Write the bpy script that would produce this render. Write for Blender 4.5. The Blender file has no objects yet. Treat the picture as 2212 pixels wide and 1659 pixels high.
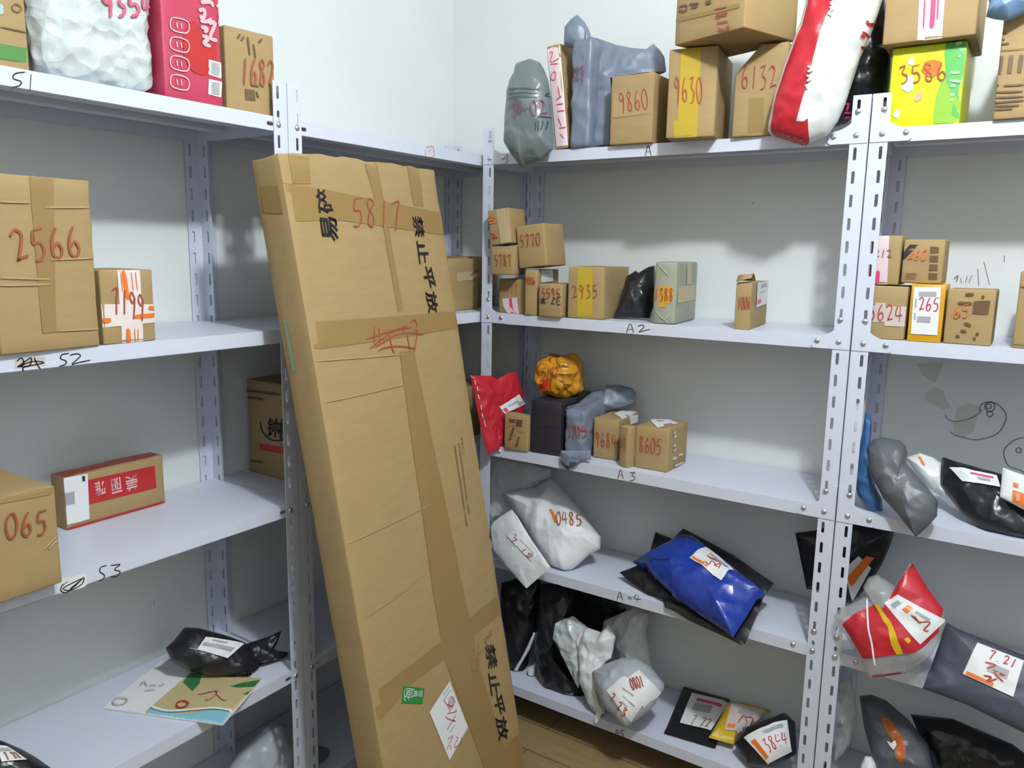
import bpy, bmesh, math, random
from mathutils import Vector, Matrix, noise
from mathutils.bvhtree import BVHTree

SC = bpy.context.scene
COL = SC.collection
# ------------------------------------------------------------------ camera
cam_data = bpy.data.cameras.new('camera')
cam_data.sensor_width = 36.0
cam_data.lens = 1701.46 * 36.0 / 2212.0
cam_data.clip_start = 0.02
cam = bpy.data.objects.new('camera', cam_data)
COL.objects.link(cam)
def camera_matrix(pos, yaw, pitch, roll):
    cy, sy, cp, sp = math.cos(yaw), math.sin(yaw), math.cos(pitch), math.sin(pitch)
    f = Vector((sy * cp, cy * cp, -sp)); r = Vector((cy, -sy, 0)); u = r.cross(f)
    cr, sr = math.cos(roll), math.sin(roll)
    r2 = r * cr + u * sr; u2 = u * cr - r * sr
    m = Matrix((r2, u2, -f)).transposed().to_4x4(); m.translation = Vector(pos)
    return m
cam.matrix_world = camera_matrix((1.6783, -2.1645, 1.4543), -0.588, 0.1658, 0.0167)
SC.camera = cam
# ------------------------------------------------------------------ light
world = bpy.data.worlds.new('room_world'); SC.world = world
world.use_nodes = True
world.node_tree.nodes['Background'].inputs[0].default_value = (0.6, 0.68, 0.8, 1)
world.node_tree.nodes['Background'].inputs[1].default_value = 0.02
lamp_data = bpy.data.lights.new('ceiling_bulb', 'POINT')
lamp_data.energy = 76.0
lamp_data.color = (0.93, 0.98, 1.0)
lamp_data.shadow_soft_size = 0.055
lamp = bpy.data.objects.new('ceiling_bulb', lamp_data)
lamp.location = (1.79, -1.48, 2.62)
COL.objects.link(lamp)
SC.view_settings.view_transform = 'Standard'
SC.view_settings.look = 'None'
SC.view_settings.exposure = 0.36
SC.view_settings.gamma = 1.0
SC.view_settings.use_curve_mapping = False

# ------------------------------------------------------------------ materials
MATS = {}
def mat(name, color=(.5, .5, .5), rough=.6, metal=0., bump=None, var=None, alpha=1., coat=0., trans=0., sheen=None, spec=.5):
    if name in MATS: return MATS[name]
    m = bpy.data.materials.new(name); m.use_nodes = True
    nt = m.node_tree; b = nt.nodes['Principled BSDF']
    b.inputs['Base Color'].default_value = (*color, 1)
    b.inputs['Roughness'].default_value = rough
    b.inputs['Metallic'].default_value = metal
    b.inputs['Alpha'].default_value = alpha
    b.inputs['Coat Weight'].default_value = coat
    b.inputs['Transmission Weight'].default_value = trans
    b.inputs['Specular IOR Level'].default_value = spec
    tc = nt.nodes.new('ShaderNodeTexCoord')
    if var:                     # (scale, amount, (sx,sy,sz))
        mp = nt.nodes.new('ShaderNodeMapping'); mp.inputs['Scale'].default_value = var[2]
        nz = nt.nodes.new('ShaderNodeTexNoise'); nz.inputs['Scale'].default_value = var[0]; nz.inputs['Detail'].default_value = 6
        mr = nt.nodes.new('ShaderNodeMapRange'); mr.inputs['From Min'].default_value = .3; mr.inputs['From Max'].default_value = .7
        mr.inputs['To Min'].default_value = 1 - var[1]; mr.inputs['To Max'].default_value = 1 + var[1]
        mx = nt.nodes.new('ShaderNodeVectorMath'); mx.operation = 'MULTIPLY'; mx.inputs[0].default_value = color
        nt.links.new(tc.outputs['Object'], mp.inputs['Vector']); nt.links.new(mp.outputs[0], nz.inputs['Vector'])
        nt.links.new(nz.outputs[0], mr.inputs['Value']); nt.links.new(mr.outputs[0], mx.inputs[1]); nt.links.new(mx.outputs[0], b.inputs['Base Color'])
    if bump:                    # (scale, strength, distance)
        nz2 = nt.nodes.new('ShaderNodeTexNoise'); nz2.inputs['Scale'].default_value = bump[0]; nz2.inputs['Detail'].default_value = 4
        bp = nt.nodes.new('ShaderNodeBump'); bp.inputs['Strength'].default_value = bump[1]; bp.inputs['Distance'].default_value = bump[2]
        nt.links.new(tc.outputs['Object'], nz2.inputs['Vector']); nt.links.new(nz2.outputs[0], bp.inputs['Height']); nt.links.new(bp.outputs[0], b.inputs['Normal'])
    MATS[name] = m
    return m
mat('wall_paint', (.735, .77, .765), .85, bump=(60, .15, .002), var=(3, .03, (1, 1, 1)))
mat('ceiling_paint', (.84, .85, .85), .9)
mat('wall_beige', (.80, .81, .80), .9)
mat('bounce_damper', (.14, .14, .15), .8)  # dark finish of the added panels that swallow low bounce light
mat('metal_white', (.63, .67, .785), .38, bump=(300, .05, .0005))
mat('bolt_steel', (.62, .63, .65), .3, .9)
KR = (.35, .242, .107)
mat('kraft', KR, .75, var=(14, .05, (1, 1, 5)), bump=(180, .12, .0006))
mat('kraft_dark', (.30, .20, .10), .8, var=(14, .08, (1, 1, 5)))
mat('kraft_light', (.42, .30, .15), .75)
mat('tape_brown', (.285, .185, .07), .32, spec=.4)
mat('tape_tan', (.45, .36, .2), .35)
mat('tape_clear', (.40, .275, .125), .22)
mat('tape_shiny', (.47, .37, .22), .16, bump=(60, .5, .002))
mat('tape_black', (.035, .03, .032), .22)
mat('tape_yellow', (.47, .335, .03), .35)
mat('tape_orange', (.56, .30, .025), .35)
mat('tape_green', (.2, .3, .18), .5)
mat('tape_pinkwhite', (.72, .60, .62), .3)
mat('tape_whiteorange', (.78, .70, .68), .35)
mat('card_black', (.022, .02, .028), .45)
mat('paper_white', (.78, .79, .80), .6)
mat('paper_pale', (.58, .50, .47), .6)
mat('paper_greygreen', (.30, .32, .24), .5, bump=(50, .3, .002), var=(9, .1, (1, 1, 1)))
mat('paper_fold', (.42, .44, .36), .5)
def crinkle(name, color, rough=.35, s=.45, sc=38, **k):
    """Plastic film: sharp random creases over a soft fine ripple."""
    m = mat(name, color, rough, bump=(sc, s * .5, .003), **k); nt = m.node_tree; b = nt.nodes['Principled BSDF']
    old = b.inputs['Normal'].links[0].from_node; tc = next(n for n in nt.nodes if n.type == 'TEX_COORD')
    wv = nt.nodes.new('ShaderNodeTexNoise'); wv.inputs['Scale'].default_value = 9; wv.inputs['Detail'].default_value = 2
    ad = nt.nodes.new('ShaderNodeVectorMath'); ad.operation = 'MULTIPLY_ADD'; ad.inputs[1].default_value = (.06, .06, .06)
    vo = nt.nodes.new('ShaderNodeTexVoronoi'); vo.feature = 'F1'; vo.inputs['Scale'].default_value = sc * .55
    b2 = nt.nodes.new('ShaderNodeBump'); b2.inputs['Strength'].default_value = min(1, s * 1.5); b2.inputs['Distance'].default_value = .006
    nt.links.new(tc.outputs['Object'], wv.inputs['Vector']); nt.links.new(wv.outputs['Color'], ad.inputs[0]); nt.links.new(tc.outputs['Object'], ad.inputs[2])
    nt.links.new(ad.outputs[0], vo.inputs['Vector']); nt.links.new(vo.outputs['Distance'], b2.inputs['Height'])
    nt.links.new(old.outputs[0], b2.inputs['Normal']); nt.links.new(b2.outputs[0], b.inputs['Normal'])
    return m
crinkle('plastic_white', (.72, .745, .75), .42, .3)
crinkle('plastic_black', (.012, .0125, .015), .3)
crinkle('plastic_greygreen', (.15, .19, .19), .3)
crinkle('plastic_bluegrey', (.17, .205, .27), .4, .3)
crinkle('plastic_grey', (.40, .44, .48), .38, .3)
crinkle('plastic_darkgrey', (.095, .105, .12), .42, .3)
crinkle('plastic_slate', (.048, .056, .078), .5, .2)
crinkle('plastic_red', (.46, .018, .03), .35, .3)
crinkle('plastic_blue', (.014, .042, .29), .25, .35)
crinkle('plastic_deepblue', (.03, .10, .26), .3, .4)
crinkle('plastic_lightblue', (.16, .27, .45), .4)
crinkle('plastic_yellow', (.58, .38, .008), .4, .2)
crinkle('plastic_orange', (.58, .26, .015), .25, .8, 30)
crinkle('bubble_wrap', (.56, .62, .62), .13, 1., 70)
mat('plastic_clear', (.6, .6, .6), .15, alpha=.38, bump=(40, .5, .004))
for n, c in dict(marker_red=(.34, .065, .035), marker_crimson=(.50, .04, .09), marker_faded=(.30, .14, .08), marker_orange=(.62, .16, .05), marker_purple=(.22, .06, .13), marker_pink=(.62, .08, .17),
                 marker_brown=(.30, .085, .03), marker_grey=(.12, .12, .13), print_black=(.018, .016, .018), print_dark=(.03, .035, .04), print_grey=(.36, .37, .39),
                 print_brown=(.13, .075, .035), print_pink=(.70, .06, .17), print_palepink=(.80, .45, .47), print_red=(.45, .022, .022), print_redbox=(.47, .045, .095),
                 print_redbrown=(.22, .03, .022), print_orange=(.80, .17, .015), print_burnt=(.42, .10, .012), print_orangebox=(.62, .315, .015), print_yellow=(.62, .67, .008),
                 print_gold=(.65, .42, .01), print_green=(.10, .42, .09), print_lime=(.25, .48, .04), print_lightgreen=(.35, .68, .35), print_darkgreen=(.07, .22, .05),
                 print_teal=(.35, .5, .48), print_peach=(.62, .38, .25), print_sand=(.52, .43, .22), print_sea=(.22, .52, .62), print_leaf=(.03, .16, .05),
                 sticker_green=(.02, .22, .045), pencil=(.16, .17, .17), stain=(.60, .625, .565)).items():
    mat(n, c, .6 if n.startswith(('marker', 'pencil', 'stain')) else .4)
def floor_material():
    m = bpy.data.materials.new('wood_floor'); m.use_nodes = True; nt = m.node_tree; b = nt.nodes['Principled BSDF']
    tc = nt.nodes.new('ShaderNodeTexCoord'); mp = nt.nodes.new('ShaderNodeMapping'); mp.inputs['Scale'].default_value = (1.2, 9, 1)
    nz = nt.nodes.new('ShaderNodeTexNoise'); nz.inputs['Scale'].default_value = 6; nz.inputs['Detail'].default_value = 8
    br = nt.nodes.new('ShaderNodeTexBrick'); br.inputs['Scale'].default_value = 1; br.inputs['Brick Width'].default_value = 1.1; br.inputs['Row Height'].default_value = .12
    br.inputs['Mortar Size'].default_value = .002; br.inputs['Color1'].default_value = (.31, .215, .10, 1); br.inputs['Color2'].default_value = (.26, .18, .085, 1); br.inputs['Mortar'].default_value = (.1, .065, .03, 1)
    mr = nt.nodes.new('ShaderNodeMapRange'); mr.inputs['To Min'].default_value = .7; mr.inputs['To Max'].default_value = 1.3
    mx = nt.nodes.new('ShaderNodeVectorMath'); mx.operation = 'MULTIPLY'
    nt.links.new(tc.outputs['Object'], mp.inputs[0]); nt.links.new(mp.outputs[0], nz.inputs['Vector']); nt.links.new(tc.outputs['Object'], br.inputs['Vector'])
    nt.links.new(nz.outputs[0], mr.inputs['Value']); nt.links.new(br.outputs['Color'], mx.inputs[0]); nt.links.new(mr.outputs[0], mx.inputs[1])
    nt.links.new(mx.outputs[0], b.inputs['Base Color']); b.inputs['Roughness'].default_value = .35
    MATS['wood_floor'] = m
floor_material()

# ------------------------------------------------------------------ mesh helpers
def obj(name, bm, material, parent=None, smooth=False, angle=None):
    me = bpy.data.meshes.new(name); bm.to_mesh(me); bm.free()
    for m_ in (material if isinstance(material, (list, tuple)) else [material]): me.materials.append(MATS[m_])
    if smooth:
        for p in me.polygons: p.use_smooth = True
        if angle: me.set_sharp_from_angle(angle=angle)
    o = bpy.data.objects.new(name, me); COL.objects.link(o)
    if parent is not None: o.parent = parent
    return o
def tag(o, label, cat, group=None, kind=None):
    if label: o['label'] = label
    if cat: o['category'] = cat
    if group: o['group'] = group
    if kind: o['kind'] = kind
    return o
def add_box(bm, lo, hi):
    v = [bm.verts.new((x, y, z)) for x in (lo[0], hi[0]) for y in (lo[1], hi[1]) for z in (lo[2], hi[2])]
    for f in ((0, 1, 3, 2), (4, 6, 7, 5), (0, 4, 5, 1), (2, 3, 7, 6), (0, 2, 6, 4), (1, 5, 7, 3)): bm.faces.new([v[i] for i in f])
def struct(name, lo, hi, material):
    bm = bmesh.new(); add_box(bm, lo, hi); o = obj(name, bm, material); o['kind'] = 'structure'; return o
def smooth_line(pts, n=5):
    if len(pts) < 3: 
        return [Vector(p) for p in pts]
    P = [Vector(p) for p in pts]; closed = (P[0] - P[-1]).length < 1e-6; out = []
    for i in range(len(P) - 1):
        p0 = P[i - 1] if i > 0 else (P[-2] if closed else P[0]); p1, p2 = P[i], P[i + 1]
        p3 = P[i + 2] if i + 2 < len(P) else (P[1] if closed else P[-1])
        for k in range(n):
            t = k / n
            out.append(.5 * ((2 * p1) + (p2 - p0) * t + (2 * p0 - 5 * p1 + 4 * p2 - p3) * t * t + (3 * p1 - p0 - 3 * p2 + p3) * t ** 3))
    out.append(P[-1]); return out
def ribbon(bm, line, w):
    L = [Vector((p[0], p[1])) for p in line]; vs = []
    for i, p in enumerate(L):
        a = L[max(i - 1, 0)]; b = L[min(i + 1, len(L) - 1)]; d = b - a
        if d.length < 1e-9: d = Vector((1, 0))
        d.normalize(); n = Vector((-d.y, d.x)); k = w * (.5 if 0 < i < len(L) - 1 else .3)
        vs.append((bm.verts.new((p.x + n.x * k, p.y + n.y * k, 0)), bm.verts.new((p.x - n.x * k, p.y - n.y * k, 0))))
    for a, b in zip(vs, vs[1:]):
        try: bm.faces.new((a[0], a[1], b[1], b[0]))
        except ValueError: pass
GLYPH = {'0': [[(.5, 1), (.15, .8), (.05, .4), (.3, 0), (.7, .1), (.9, .5), (.75, .9), (.5, 1)]], '1': [[(.6, 1), (.5, .5), (.4, 0)]],
 '2': [[(.05, .8), (.4, 1), (.75, .85), (.6, .5), (.25, .05), (.35, .1), (.95, .18)]], '3': [[(.15, .9), (.75, 1), (.4, .6), (.8, .4), (.6, .05), (.15, -.05)]],
 '4': [[(.35, 1), (.1, .4), (.95, .45)], [(.7, .95), (.6, 0)]], '5': [[(.3, .95), (.2, .55), (.65, .55), (.8, .25), (.5, 0), (.1, 0)], [(.3, .95), (.95, 1)]],
 '6': [[(.65, 1), (.25, .6), (.15, .15), (.5, 0), (.8, .25), (.6, .5), (.2, .3)]], '7': [[(.05, .85), (.8, 1), (.6, .5), (.45, -.1)]],
 '8': [[(.75, .85), (.4, 1), (.2, .75), (.7, .35), (.6, .02), (.2, .1), (.35, .5), (.75, .85)]], '9': [[(.8, .8), (.4, 1), (.15, .75), (.5, .55), (.8, .8), (.7, .4), (.5, -.1)]],
 '.': [[(.4, .05), (.55, .0)]], '-': [[(.15, .45), (.85, .5)]], 'A': [[(0, 0), (.5, 1), (1, 0)], [(.2, .4), (.8, .4)]]}
def glyph_lines(text):
    n = len(text); out = []
    for i, ch in enumerate(text):
        for st in GLYPH[ch]: out.append([((i + .08 + .84 * x) / n, y) for x, y in st])
    return out
TEXT_CACHE = {}
def cjk_bm(ch):
    if ch not in TEXT_CACHE:
        cu = bpy.data.curves.new('glyph', 'FONT'); cu.body = ch; cu.size = 1.0; cu.offset = .008
        o = bpy.data.objects.new('glyph', cu); COL.objects.link(o)
        dg = bpy.context.evaluated_depsgraph_get()
        me = bpy.data.meshes.new_from_object(o.evaluated_get(dg)); TEXT_CACHE[ch] = ([tuple(v.co) for v in me.vertices], [tuple(p.vertices) for p in me.polygons])
        bpy.data.objects.remove(o); bpy.data.curves.remove(cu); bpy.data.meshes.remove(me)
    vs, fs = TEXT_CACHE[ch]; bm = bmesh.new()
    x0, x1 = min(v[0] for v in vs), max(v[0] for v in vs); y0, y1 = min(v[1] for v in vs), max(v[1] for v in vs)
    for dx, dy in ((-.014, 0), (.014, 0), (0, -.012), (0, .012)):      # heavy printed weight
        V = [bm.verts.new(((v[0] - x0) / (x1 - x0) + dx, (v[1] - y0) / (y1 - y0) + dy, 0)) for v in vs]
        for f in fs:
            try: bm.faces.new([V[i] for i in f])
            except ValueError: pass
    return bm

class Surface:
    """A body mesh with named faces; flat 2D artwork is laid onto it by following each face's normal."""
    def __init__(s, body, faces, flat=False):
        s.body, s.faces = body, faces
        dg = None
        me = body.data
        s.bvh = BVHTree.FromPolygons([v.co.copy() for v in me.vertices], [tuple(p.vertices) for p in me.polygons])
    def lay(s, bm, face, off, grid=None):
        O, U, V, ext = s.faces[face]; N = U.cross(V)
        if grid:
            if len(bm.faces):
                xs = [v.co.x for v in bm.verts]; ys = [v.co.y for v in bm.verts]
                for ax, (a, b) in enumerate(((min(xs), max(xs)), (min(ys), max(ys)))):
                    k = math.floor(a / grid) + 1
                    while k * grid < b:
                        co = [0, 0, 0]; no = [0, 0, 0]; co[ax] = k * grid; no[ax] = 1
                        bmesh.ops.bisect_plane(bm, geom=bm.verts[:] + bm.edges[:] + bm.faces[:], plane_co=co, plane_no=no); k += 1
        if ext:
            for co, no in (((.0006, 0, 0), (-1, 0, 0)), ((ext[0] - .0006, 0, 0), (1, 0, 0)), ((0, .0006, 0), (0, -1, 0)), ((0, ext[1] - .0006, 0), (0, 1, 0))):
                bmesh.ops.bisect_plane(bm, geom=bm.verts[:] + bm.edges[:] + bm.faces[:], plane_co=co, plane_no=no, clear_outer=True)
        miss = []
        for v in bm.verts:
            p = O + U * v.co.x + V * v.co.y
            h, nn, i, d = s.bvh.ray_cast(p + N * .3, -N, .45)
            if h is None:
                q, nn, i, d = s.bvh.find_nearest(p)
                flat = (q - p) - N * (q - p).dot(N) if q is not None else None
                if flat is None or flat.length > .012: miss.append(v); v.co = p
                else: v.co = q + N * .0012
            else: v.co = h + N * (off + .0006 if ext else off * 2.4 + .0006)
        if miss: bmesh.ops.delete(bm, geom=miss, context='VERTS')
        return bm

def poly_bm(pts):
    bm = bmesh.new(); vs = [bm.verts.new((p[0], p[1], 0)) for p in pts]
    f = bm.faces.new(vs); f.normal_update()
    if f.normal.z < 0: f.normal_flip()
    if len(pts) > 4: bmesh.ops.triangulate(bm, faces=[f])
    return bm
def up(bm):
    return bm
def clusters(ls, w):
    """Strokes that stand well apart become pieces of their own."""
    B = [[min(p[0] for p in l) - w, min(p[1] for p in l) - w, max(p[0] for p in l) + w, max(p[1] for p in l) + w] for l in ls]
    G = [[i] for i in range(len(ls))]; size = lambda b: max(b[2] - b[0], b[3] - b[1])
    def near(i, j):
        a, b = B[i], B[j]; gx = max(0, a[0] - b[2], b[0] - a[2]); gy = max(0, a[1] - b[3], b[1] - a[3])
        return math.hypot(gx, gy) <= max(.018, .45 * max(size(a), size(b)))
    merged = True
    while merged:
        merged = False
        for x in range(len(G)):
            for y in range(x + 1, len(G)):
                if any(near(i, j) for i in G[x] for j in G[y]): G[x] += G.pop(y); merged = True; break
            if merged: break
    return [[ls[i] for i in g] for g in G]
def decals(surf, dec, root, grid):
    made = {}
    for d in dec:
        k = d[0]
        if k == 'poly':
            _, name, face, m, pts, off, on = d
            bm = surf.lay(poly_bm(pts), face, off, grid)
        elif k == 'ink':
            _, name, face, m, text, o, ax, ay, w, on = d; bm = bmesh.new()
            for line in glyph_lines(text):
                line = smooth_line([(o[0] + ax[0] * x + ay[0] * y, o[1] + ax[1] * x + ay[1] * y) for x, y in line], 5); ribbon(bm, line, w)
            surf.lay(bm, face, .0021)
        elif k == 'strokes':
            _, name, face, m, ls, w, on = d
            for part in clusters(ls, w):
                bm = bmesh.new()
                for l in part:
                    l = smooth_line(l, 4)
                    if len(l) == 2: l = [l[0].lerp(l[1], t / 6) for t in range(7)]
                    ribbon(bm, l, w)
                surf.lay(bm, face, .0019)
                if len(bm.faces): made.setdefault(name, obj(name, bm, m, made.get(on, root) if on else root))
                else: bm.free()
            continue
        elif k == 'cjk':
            _, name, face, m, text, o, ex, ey, on = d; bm = cjk_bm(text)
            for v in bm.verts: x, y = v.co.x, v.co.y; v.co = (o[0] + ex[0] * x + ey[0] * y, o[1] + ex[1] * x + ey[1] * y, 0)
            surf.lay(bm, face, .0015)
        elif k == 'label':
            _, name, face, m, q, els = d; on = None
            bm = surf.lay(poly_bm(q), face, .0013, grid)
            if not len(bm.faces): bm.free(); continue
            lab = obj(name, bm, m, root, smooth=True); made[name] = lab
            Q = [Vector(p) for p in q]
            def bil(x, y): return (Q[3] * (1 - x) + Q[2] * x) * (1 - y) + (Q[0] * (1 - x) + Q[1] * x) * y
            byk = {}
            for e in els:
                if e[0] == 'ink': 
                    b2 = byk.setdefault(('handwritten_number', e[6]), bmesh.new())
                    for line in glyph_lines(e[1]): ribbon(b2, smooth_line([bil(e[2] + (e[4] - e[2]) * x, e[3] + (e[5] - e[3]) * y) for x, y in line], 4), .0026)
                else:
                    nm = 'barcode' if e[0].startswith('code') else 'printed_mark'
                    b2 = byk.setdefault((nm, e[5]), bmesh.new())
                    def bar(x0, y0, x1, y1):
                        nx, ny = max(1, int((x1 - x0) / .12)), max(1, int((y1 - y0) / .12))
                        for i in range(nx):
                            for j in range(ny):
                                cs = [bil(x0 + (x1 - x0) * (i + a) / nx, y0 + (y1 - y0) * (j + b) / ny) for a, b in ((0, 0), (1, 0), (1, 1), (0, 1))]
                                b2.faces.new([b2.verts.new((c[0], c[1], 0)) for c in cs])
                    if e[0] == 'bar': bar(*e[1:5])
                    elif e[0] == 'code':
                        rr = random.Random(5); x = e[1]
                        while x < e[3]: wd = rr.choice((.012, .02, .03)); bar(x, e[2], min(x + wd, e[3]), e[4]); x += wd + rr.choice((.012, .02))
                    else:
                        rr = random.Random(6); y = e[2]
                        while y < e[4]: wd = rr.choice((.012, .02, .03)); bar(e[1], y, e[3], min(y + wd, e[4])); y += wd + rr.choice((.012, .02))
            for (nm, mm), b2 in byk.items():
                surf.lay(b2, face, .0018)
                if len(b2.faces): obj(nm, b2, mm, lab)
                else: b2.free()
            continue
        if not len(bm.faces): bm.free(); continue
        par = made.get(on, root) if on else root
        o_ = obj(name, bm, m, par, smooth=(k == 'poly'))
        made.setdefault(name, o_)

def frame_matrix(O, x, y, z):
    m = Matrix((x, y, z)).transposed().to_4x4(); m.translation = Vector(O); return m
def ridged(p, s):
    return 1 - abs(noise.noise(p * s)) * 2.2
# ---- cartons: subdivided bevelled boxes with slightly uneven board
def carton_bm(w, d, h, bev=.003, wr=.0005, seed=0, chamfer=None, crease=False):
    bm = bmesh.new(); add_box(bm, (-w / 2, -d / 2, 0), (w / 2, d / 2, h))
    bmesh.ops.recalc_face_normals(bm, faces=bm.faces[:])
    if chamfer:
        a, b = chamfer
        r = bmesh.ops.bisect_plane(bm, geom=bm.verts[:] + bm.edges[:] + bm.faces[:], plane_co=(-w / 2 + a, 0, h), plane_no=Vector((-b, 0, a)).normalized(), clear_outer=True)
        bmesh.ops.contextual_create(bm, geom=[e for e in bm.edges if e.is_boundary])
    bmesh.ops.bevel(bm, geom=bm.edges[:], offset=bev, segments=2, profile=.5, affect='EDGES')
    for ax, (a, b) in enumerate(((-w / 2, w / 2), (-d / 2, d / 2), (0, h))):
        n = max(2, int((b - a) / .025))
        for k in range(1, n):
            co = [0, 0, 0]; no = [0, 0, 0]; co[ax] = a + (b - a) * k / n; no[ax] = 1
            bmesh.ops.bisect_plane(bm, geom=bm.verts[:] + bm.edges[:] + bm.faces[:], plane_co=co, plane_no=no)
    bm.normal_update(); S = Vector((seed * 3.7, seed * 1.3, seed * 2.1))
    mv = []
    for v in bm.verts:
        n = noise.noise(v.co * 14 + S) * wr * 1.5
        if crease: n += noise.noise(Vector((v.co.x * 4, v.co.y * 4, v.co.z * 30)) + S) * .0022
        if v.co.z < bev * 1.2: n = min(n, 0)
        mv.append(v.co + v.normal * n)
    for v, c in zip(bm.verts, mv): v.co = (c.x, c.y, max(c.z, 0))
    return bm
def lump_bm(w, d, h, rnd, wr, seed, slope=0., bubbles=False):
    bm = bmesh.new(); n = 26 if not bubbles else 44; S = Vector((seed * 3.7, seed * 1.3, seed * 2.1)); V = {}
    def key(i, j, k): return (i, j, k)
    def vert(i, j, k):
        if (i, j, k) in V: return V[(i, j, k)]
        p = Vector(((i / n - .5) * w, (j / n - .5) * d, (k / n) * h))
        q = Vector((max(-w / 2 + rnd, min(w / 2 - rnd, p.x)), max(-d / 2 + rnd, min(d / 2 - rnd, p.y)), max(rnd, min(h - rnd, p.z))))
        nn = p - q
        nn = nn.normalized() if nn.length > 1e-9 else Vector((0, 0, 1))
        c = q + nn * rnd
        a = (ridged(c * 1.0 + S * .1, 17) * .6 + ridged(c + S * .2, 38) * .4 - .5) * wr + noise.noise(c * 9 + S) * wr * .6
        c = c + nn * a
        if slope: c.z += (c.y / d + .5) * slope * max(0, c.z / h)
        c.z = max(c.z, 0)
        V[(i, j, k)] = bm.verts.new(c); return V[(i, j, k)]
    for a in range(n):
        for b in range(n):
            for f in (lambda i, j: (i, j, 0), lambda i, j: (i, j, n), lambda i, j: (i, 0, j), lambda i, j: (i, n, j), lambda i, j: (0, i, j), lambda i, j: (n, i, j)):
                bm.faces.new([vert(*f(a, b)), vert(*f(a + 1, b)), vert(*f(a + 1, b + 1)), vert(*f(a, b + 1))])
    bmesh.ops.recalc_face_normals(bm, faces=bm.faces[:])
    return bm
# ---- bags: closed pillows grown from a seam outline
def bag_bm(outline, Tf, Tb, wr=.006, seed=1, pw=.62, flat=None, cen=None, N=112, R=22):
    P = [Vector(p) for p in outline]; P.append(P[0]); L = [0]
    for a, b in zip(P, P[1:]): L.append(L[-1] + (b - a).length)
    ring = []; j = 0; per = L[-1]
    for i in range(N):
        t = per * i / N
        while L[j + 1] < t: j += 1
        ring.append(P[j].lerp(P[j + 1], (t - L[j]) / max(L[j + 1] - L[j], 1e-9)))
    # keep the outline's true corners
    for p in P[:-1]:
        i = min(range(N), key=lambda i: (ring[i] - p).length); ring[i] = p.copy()
    A = 0; c = Vector((0, 0))
    for a, b in zip(P, P[1:]): k = a.x * b.y - b.x * a.y; A += k; c += (a + b) * k
    c = c / (3 * A) if abs(A) > 1e-9 else sum(P[:-1], Vector((0, 0))) / (len(P) - 1)
    if cen: c = Vector(cen)
    if A < 0: ring.reverse()
    size = math.sqrt(abs(A) / 2)
    bm = bmesh.new(); S = Vector((seed * 3.7, seed * 1.3, seed * 2.1))
    def prof(s): return max(0, 1 - s ** 2.6) ** pw
    def sheet(sign, T):
        rows = []
        for r in range(R + 1):
            s = r / R
            if r == 0:
                z = T * (1 + .1 * noise.noise(Vector((c.x, c.y, 0)) * 8 + S)) if not flat else (flat if sign > 0 else 0)
                rows.append([bm.verts.new((c.x, c.y, sign * z))]); continue
            row = []
            for i in range(N):
                p = c + (ring[i] - c) * s
                if flat: z = (flat if sign > 0 else 0) if s < 1 else (flat if sign > 0 else 0)
                else:
                    # distance to the seam in metres, so wide bags stay full across and the rim falls in
                    edge = (ring[i] - c).length * (1 - s)
                    z = T * prof(s)
                    q = Vector((p.x, p.y, sign * .3)) + S
                    fold = (ridged(q, 11) * .55 + ridged(q * 1.0 + Vector((5, 2, 1)), 26) * .3 + noise.noise(q * 60) * .15 - .45)
                    fall = min(1, edge / .012) if s < 1 else 0
                    z += wr * 1.7 * fold * fall
                    z = max(z, .0006) if s < 1 else 0
                row.append(bm.verts.new((p.x, p.y, sign * z if not flat else (z if sign > 0 else 0))))
            rows.append(row)
        return rows
    a = sheet(1, Tf); b = sheet(-1, Tb if not flat else 0)
    for i in range(N):
        for k, g in enumerate((a, b)):
            f = bm.faces.new((g[0][0], g[1][i], g[1][(i + 1) % N]))
            for r in range(1, R): bm.faces.new((g[r][i], g[r + 1][i], g[r + 1][(i + 1) % N], g[r][(i + 1) % N]))
    bmesh.ops.remove_doubles(bm, verts=[v for g in (a, b) for v in g[R]], dist=1e-6)
    if flat:
        be = [e for e in bm.edges if e.is_boundary]
        if be: bmesh.ops.bridge_loops(bm, edges=be)
    bmesh.ops.recalc_face_normals(bm, faces=bm.faces[:])
    return bm
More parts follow.
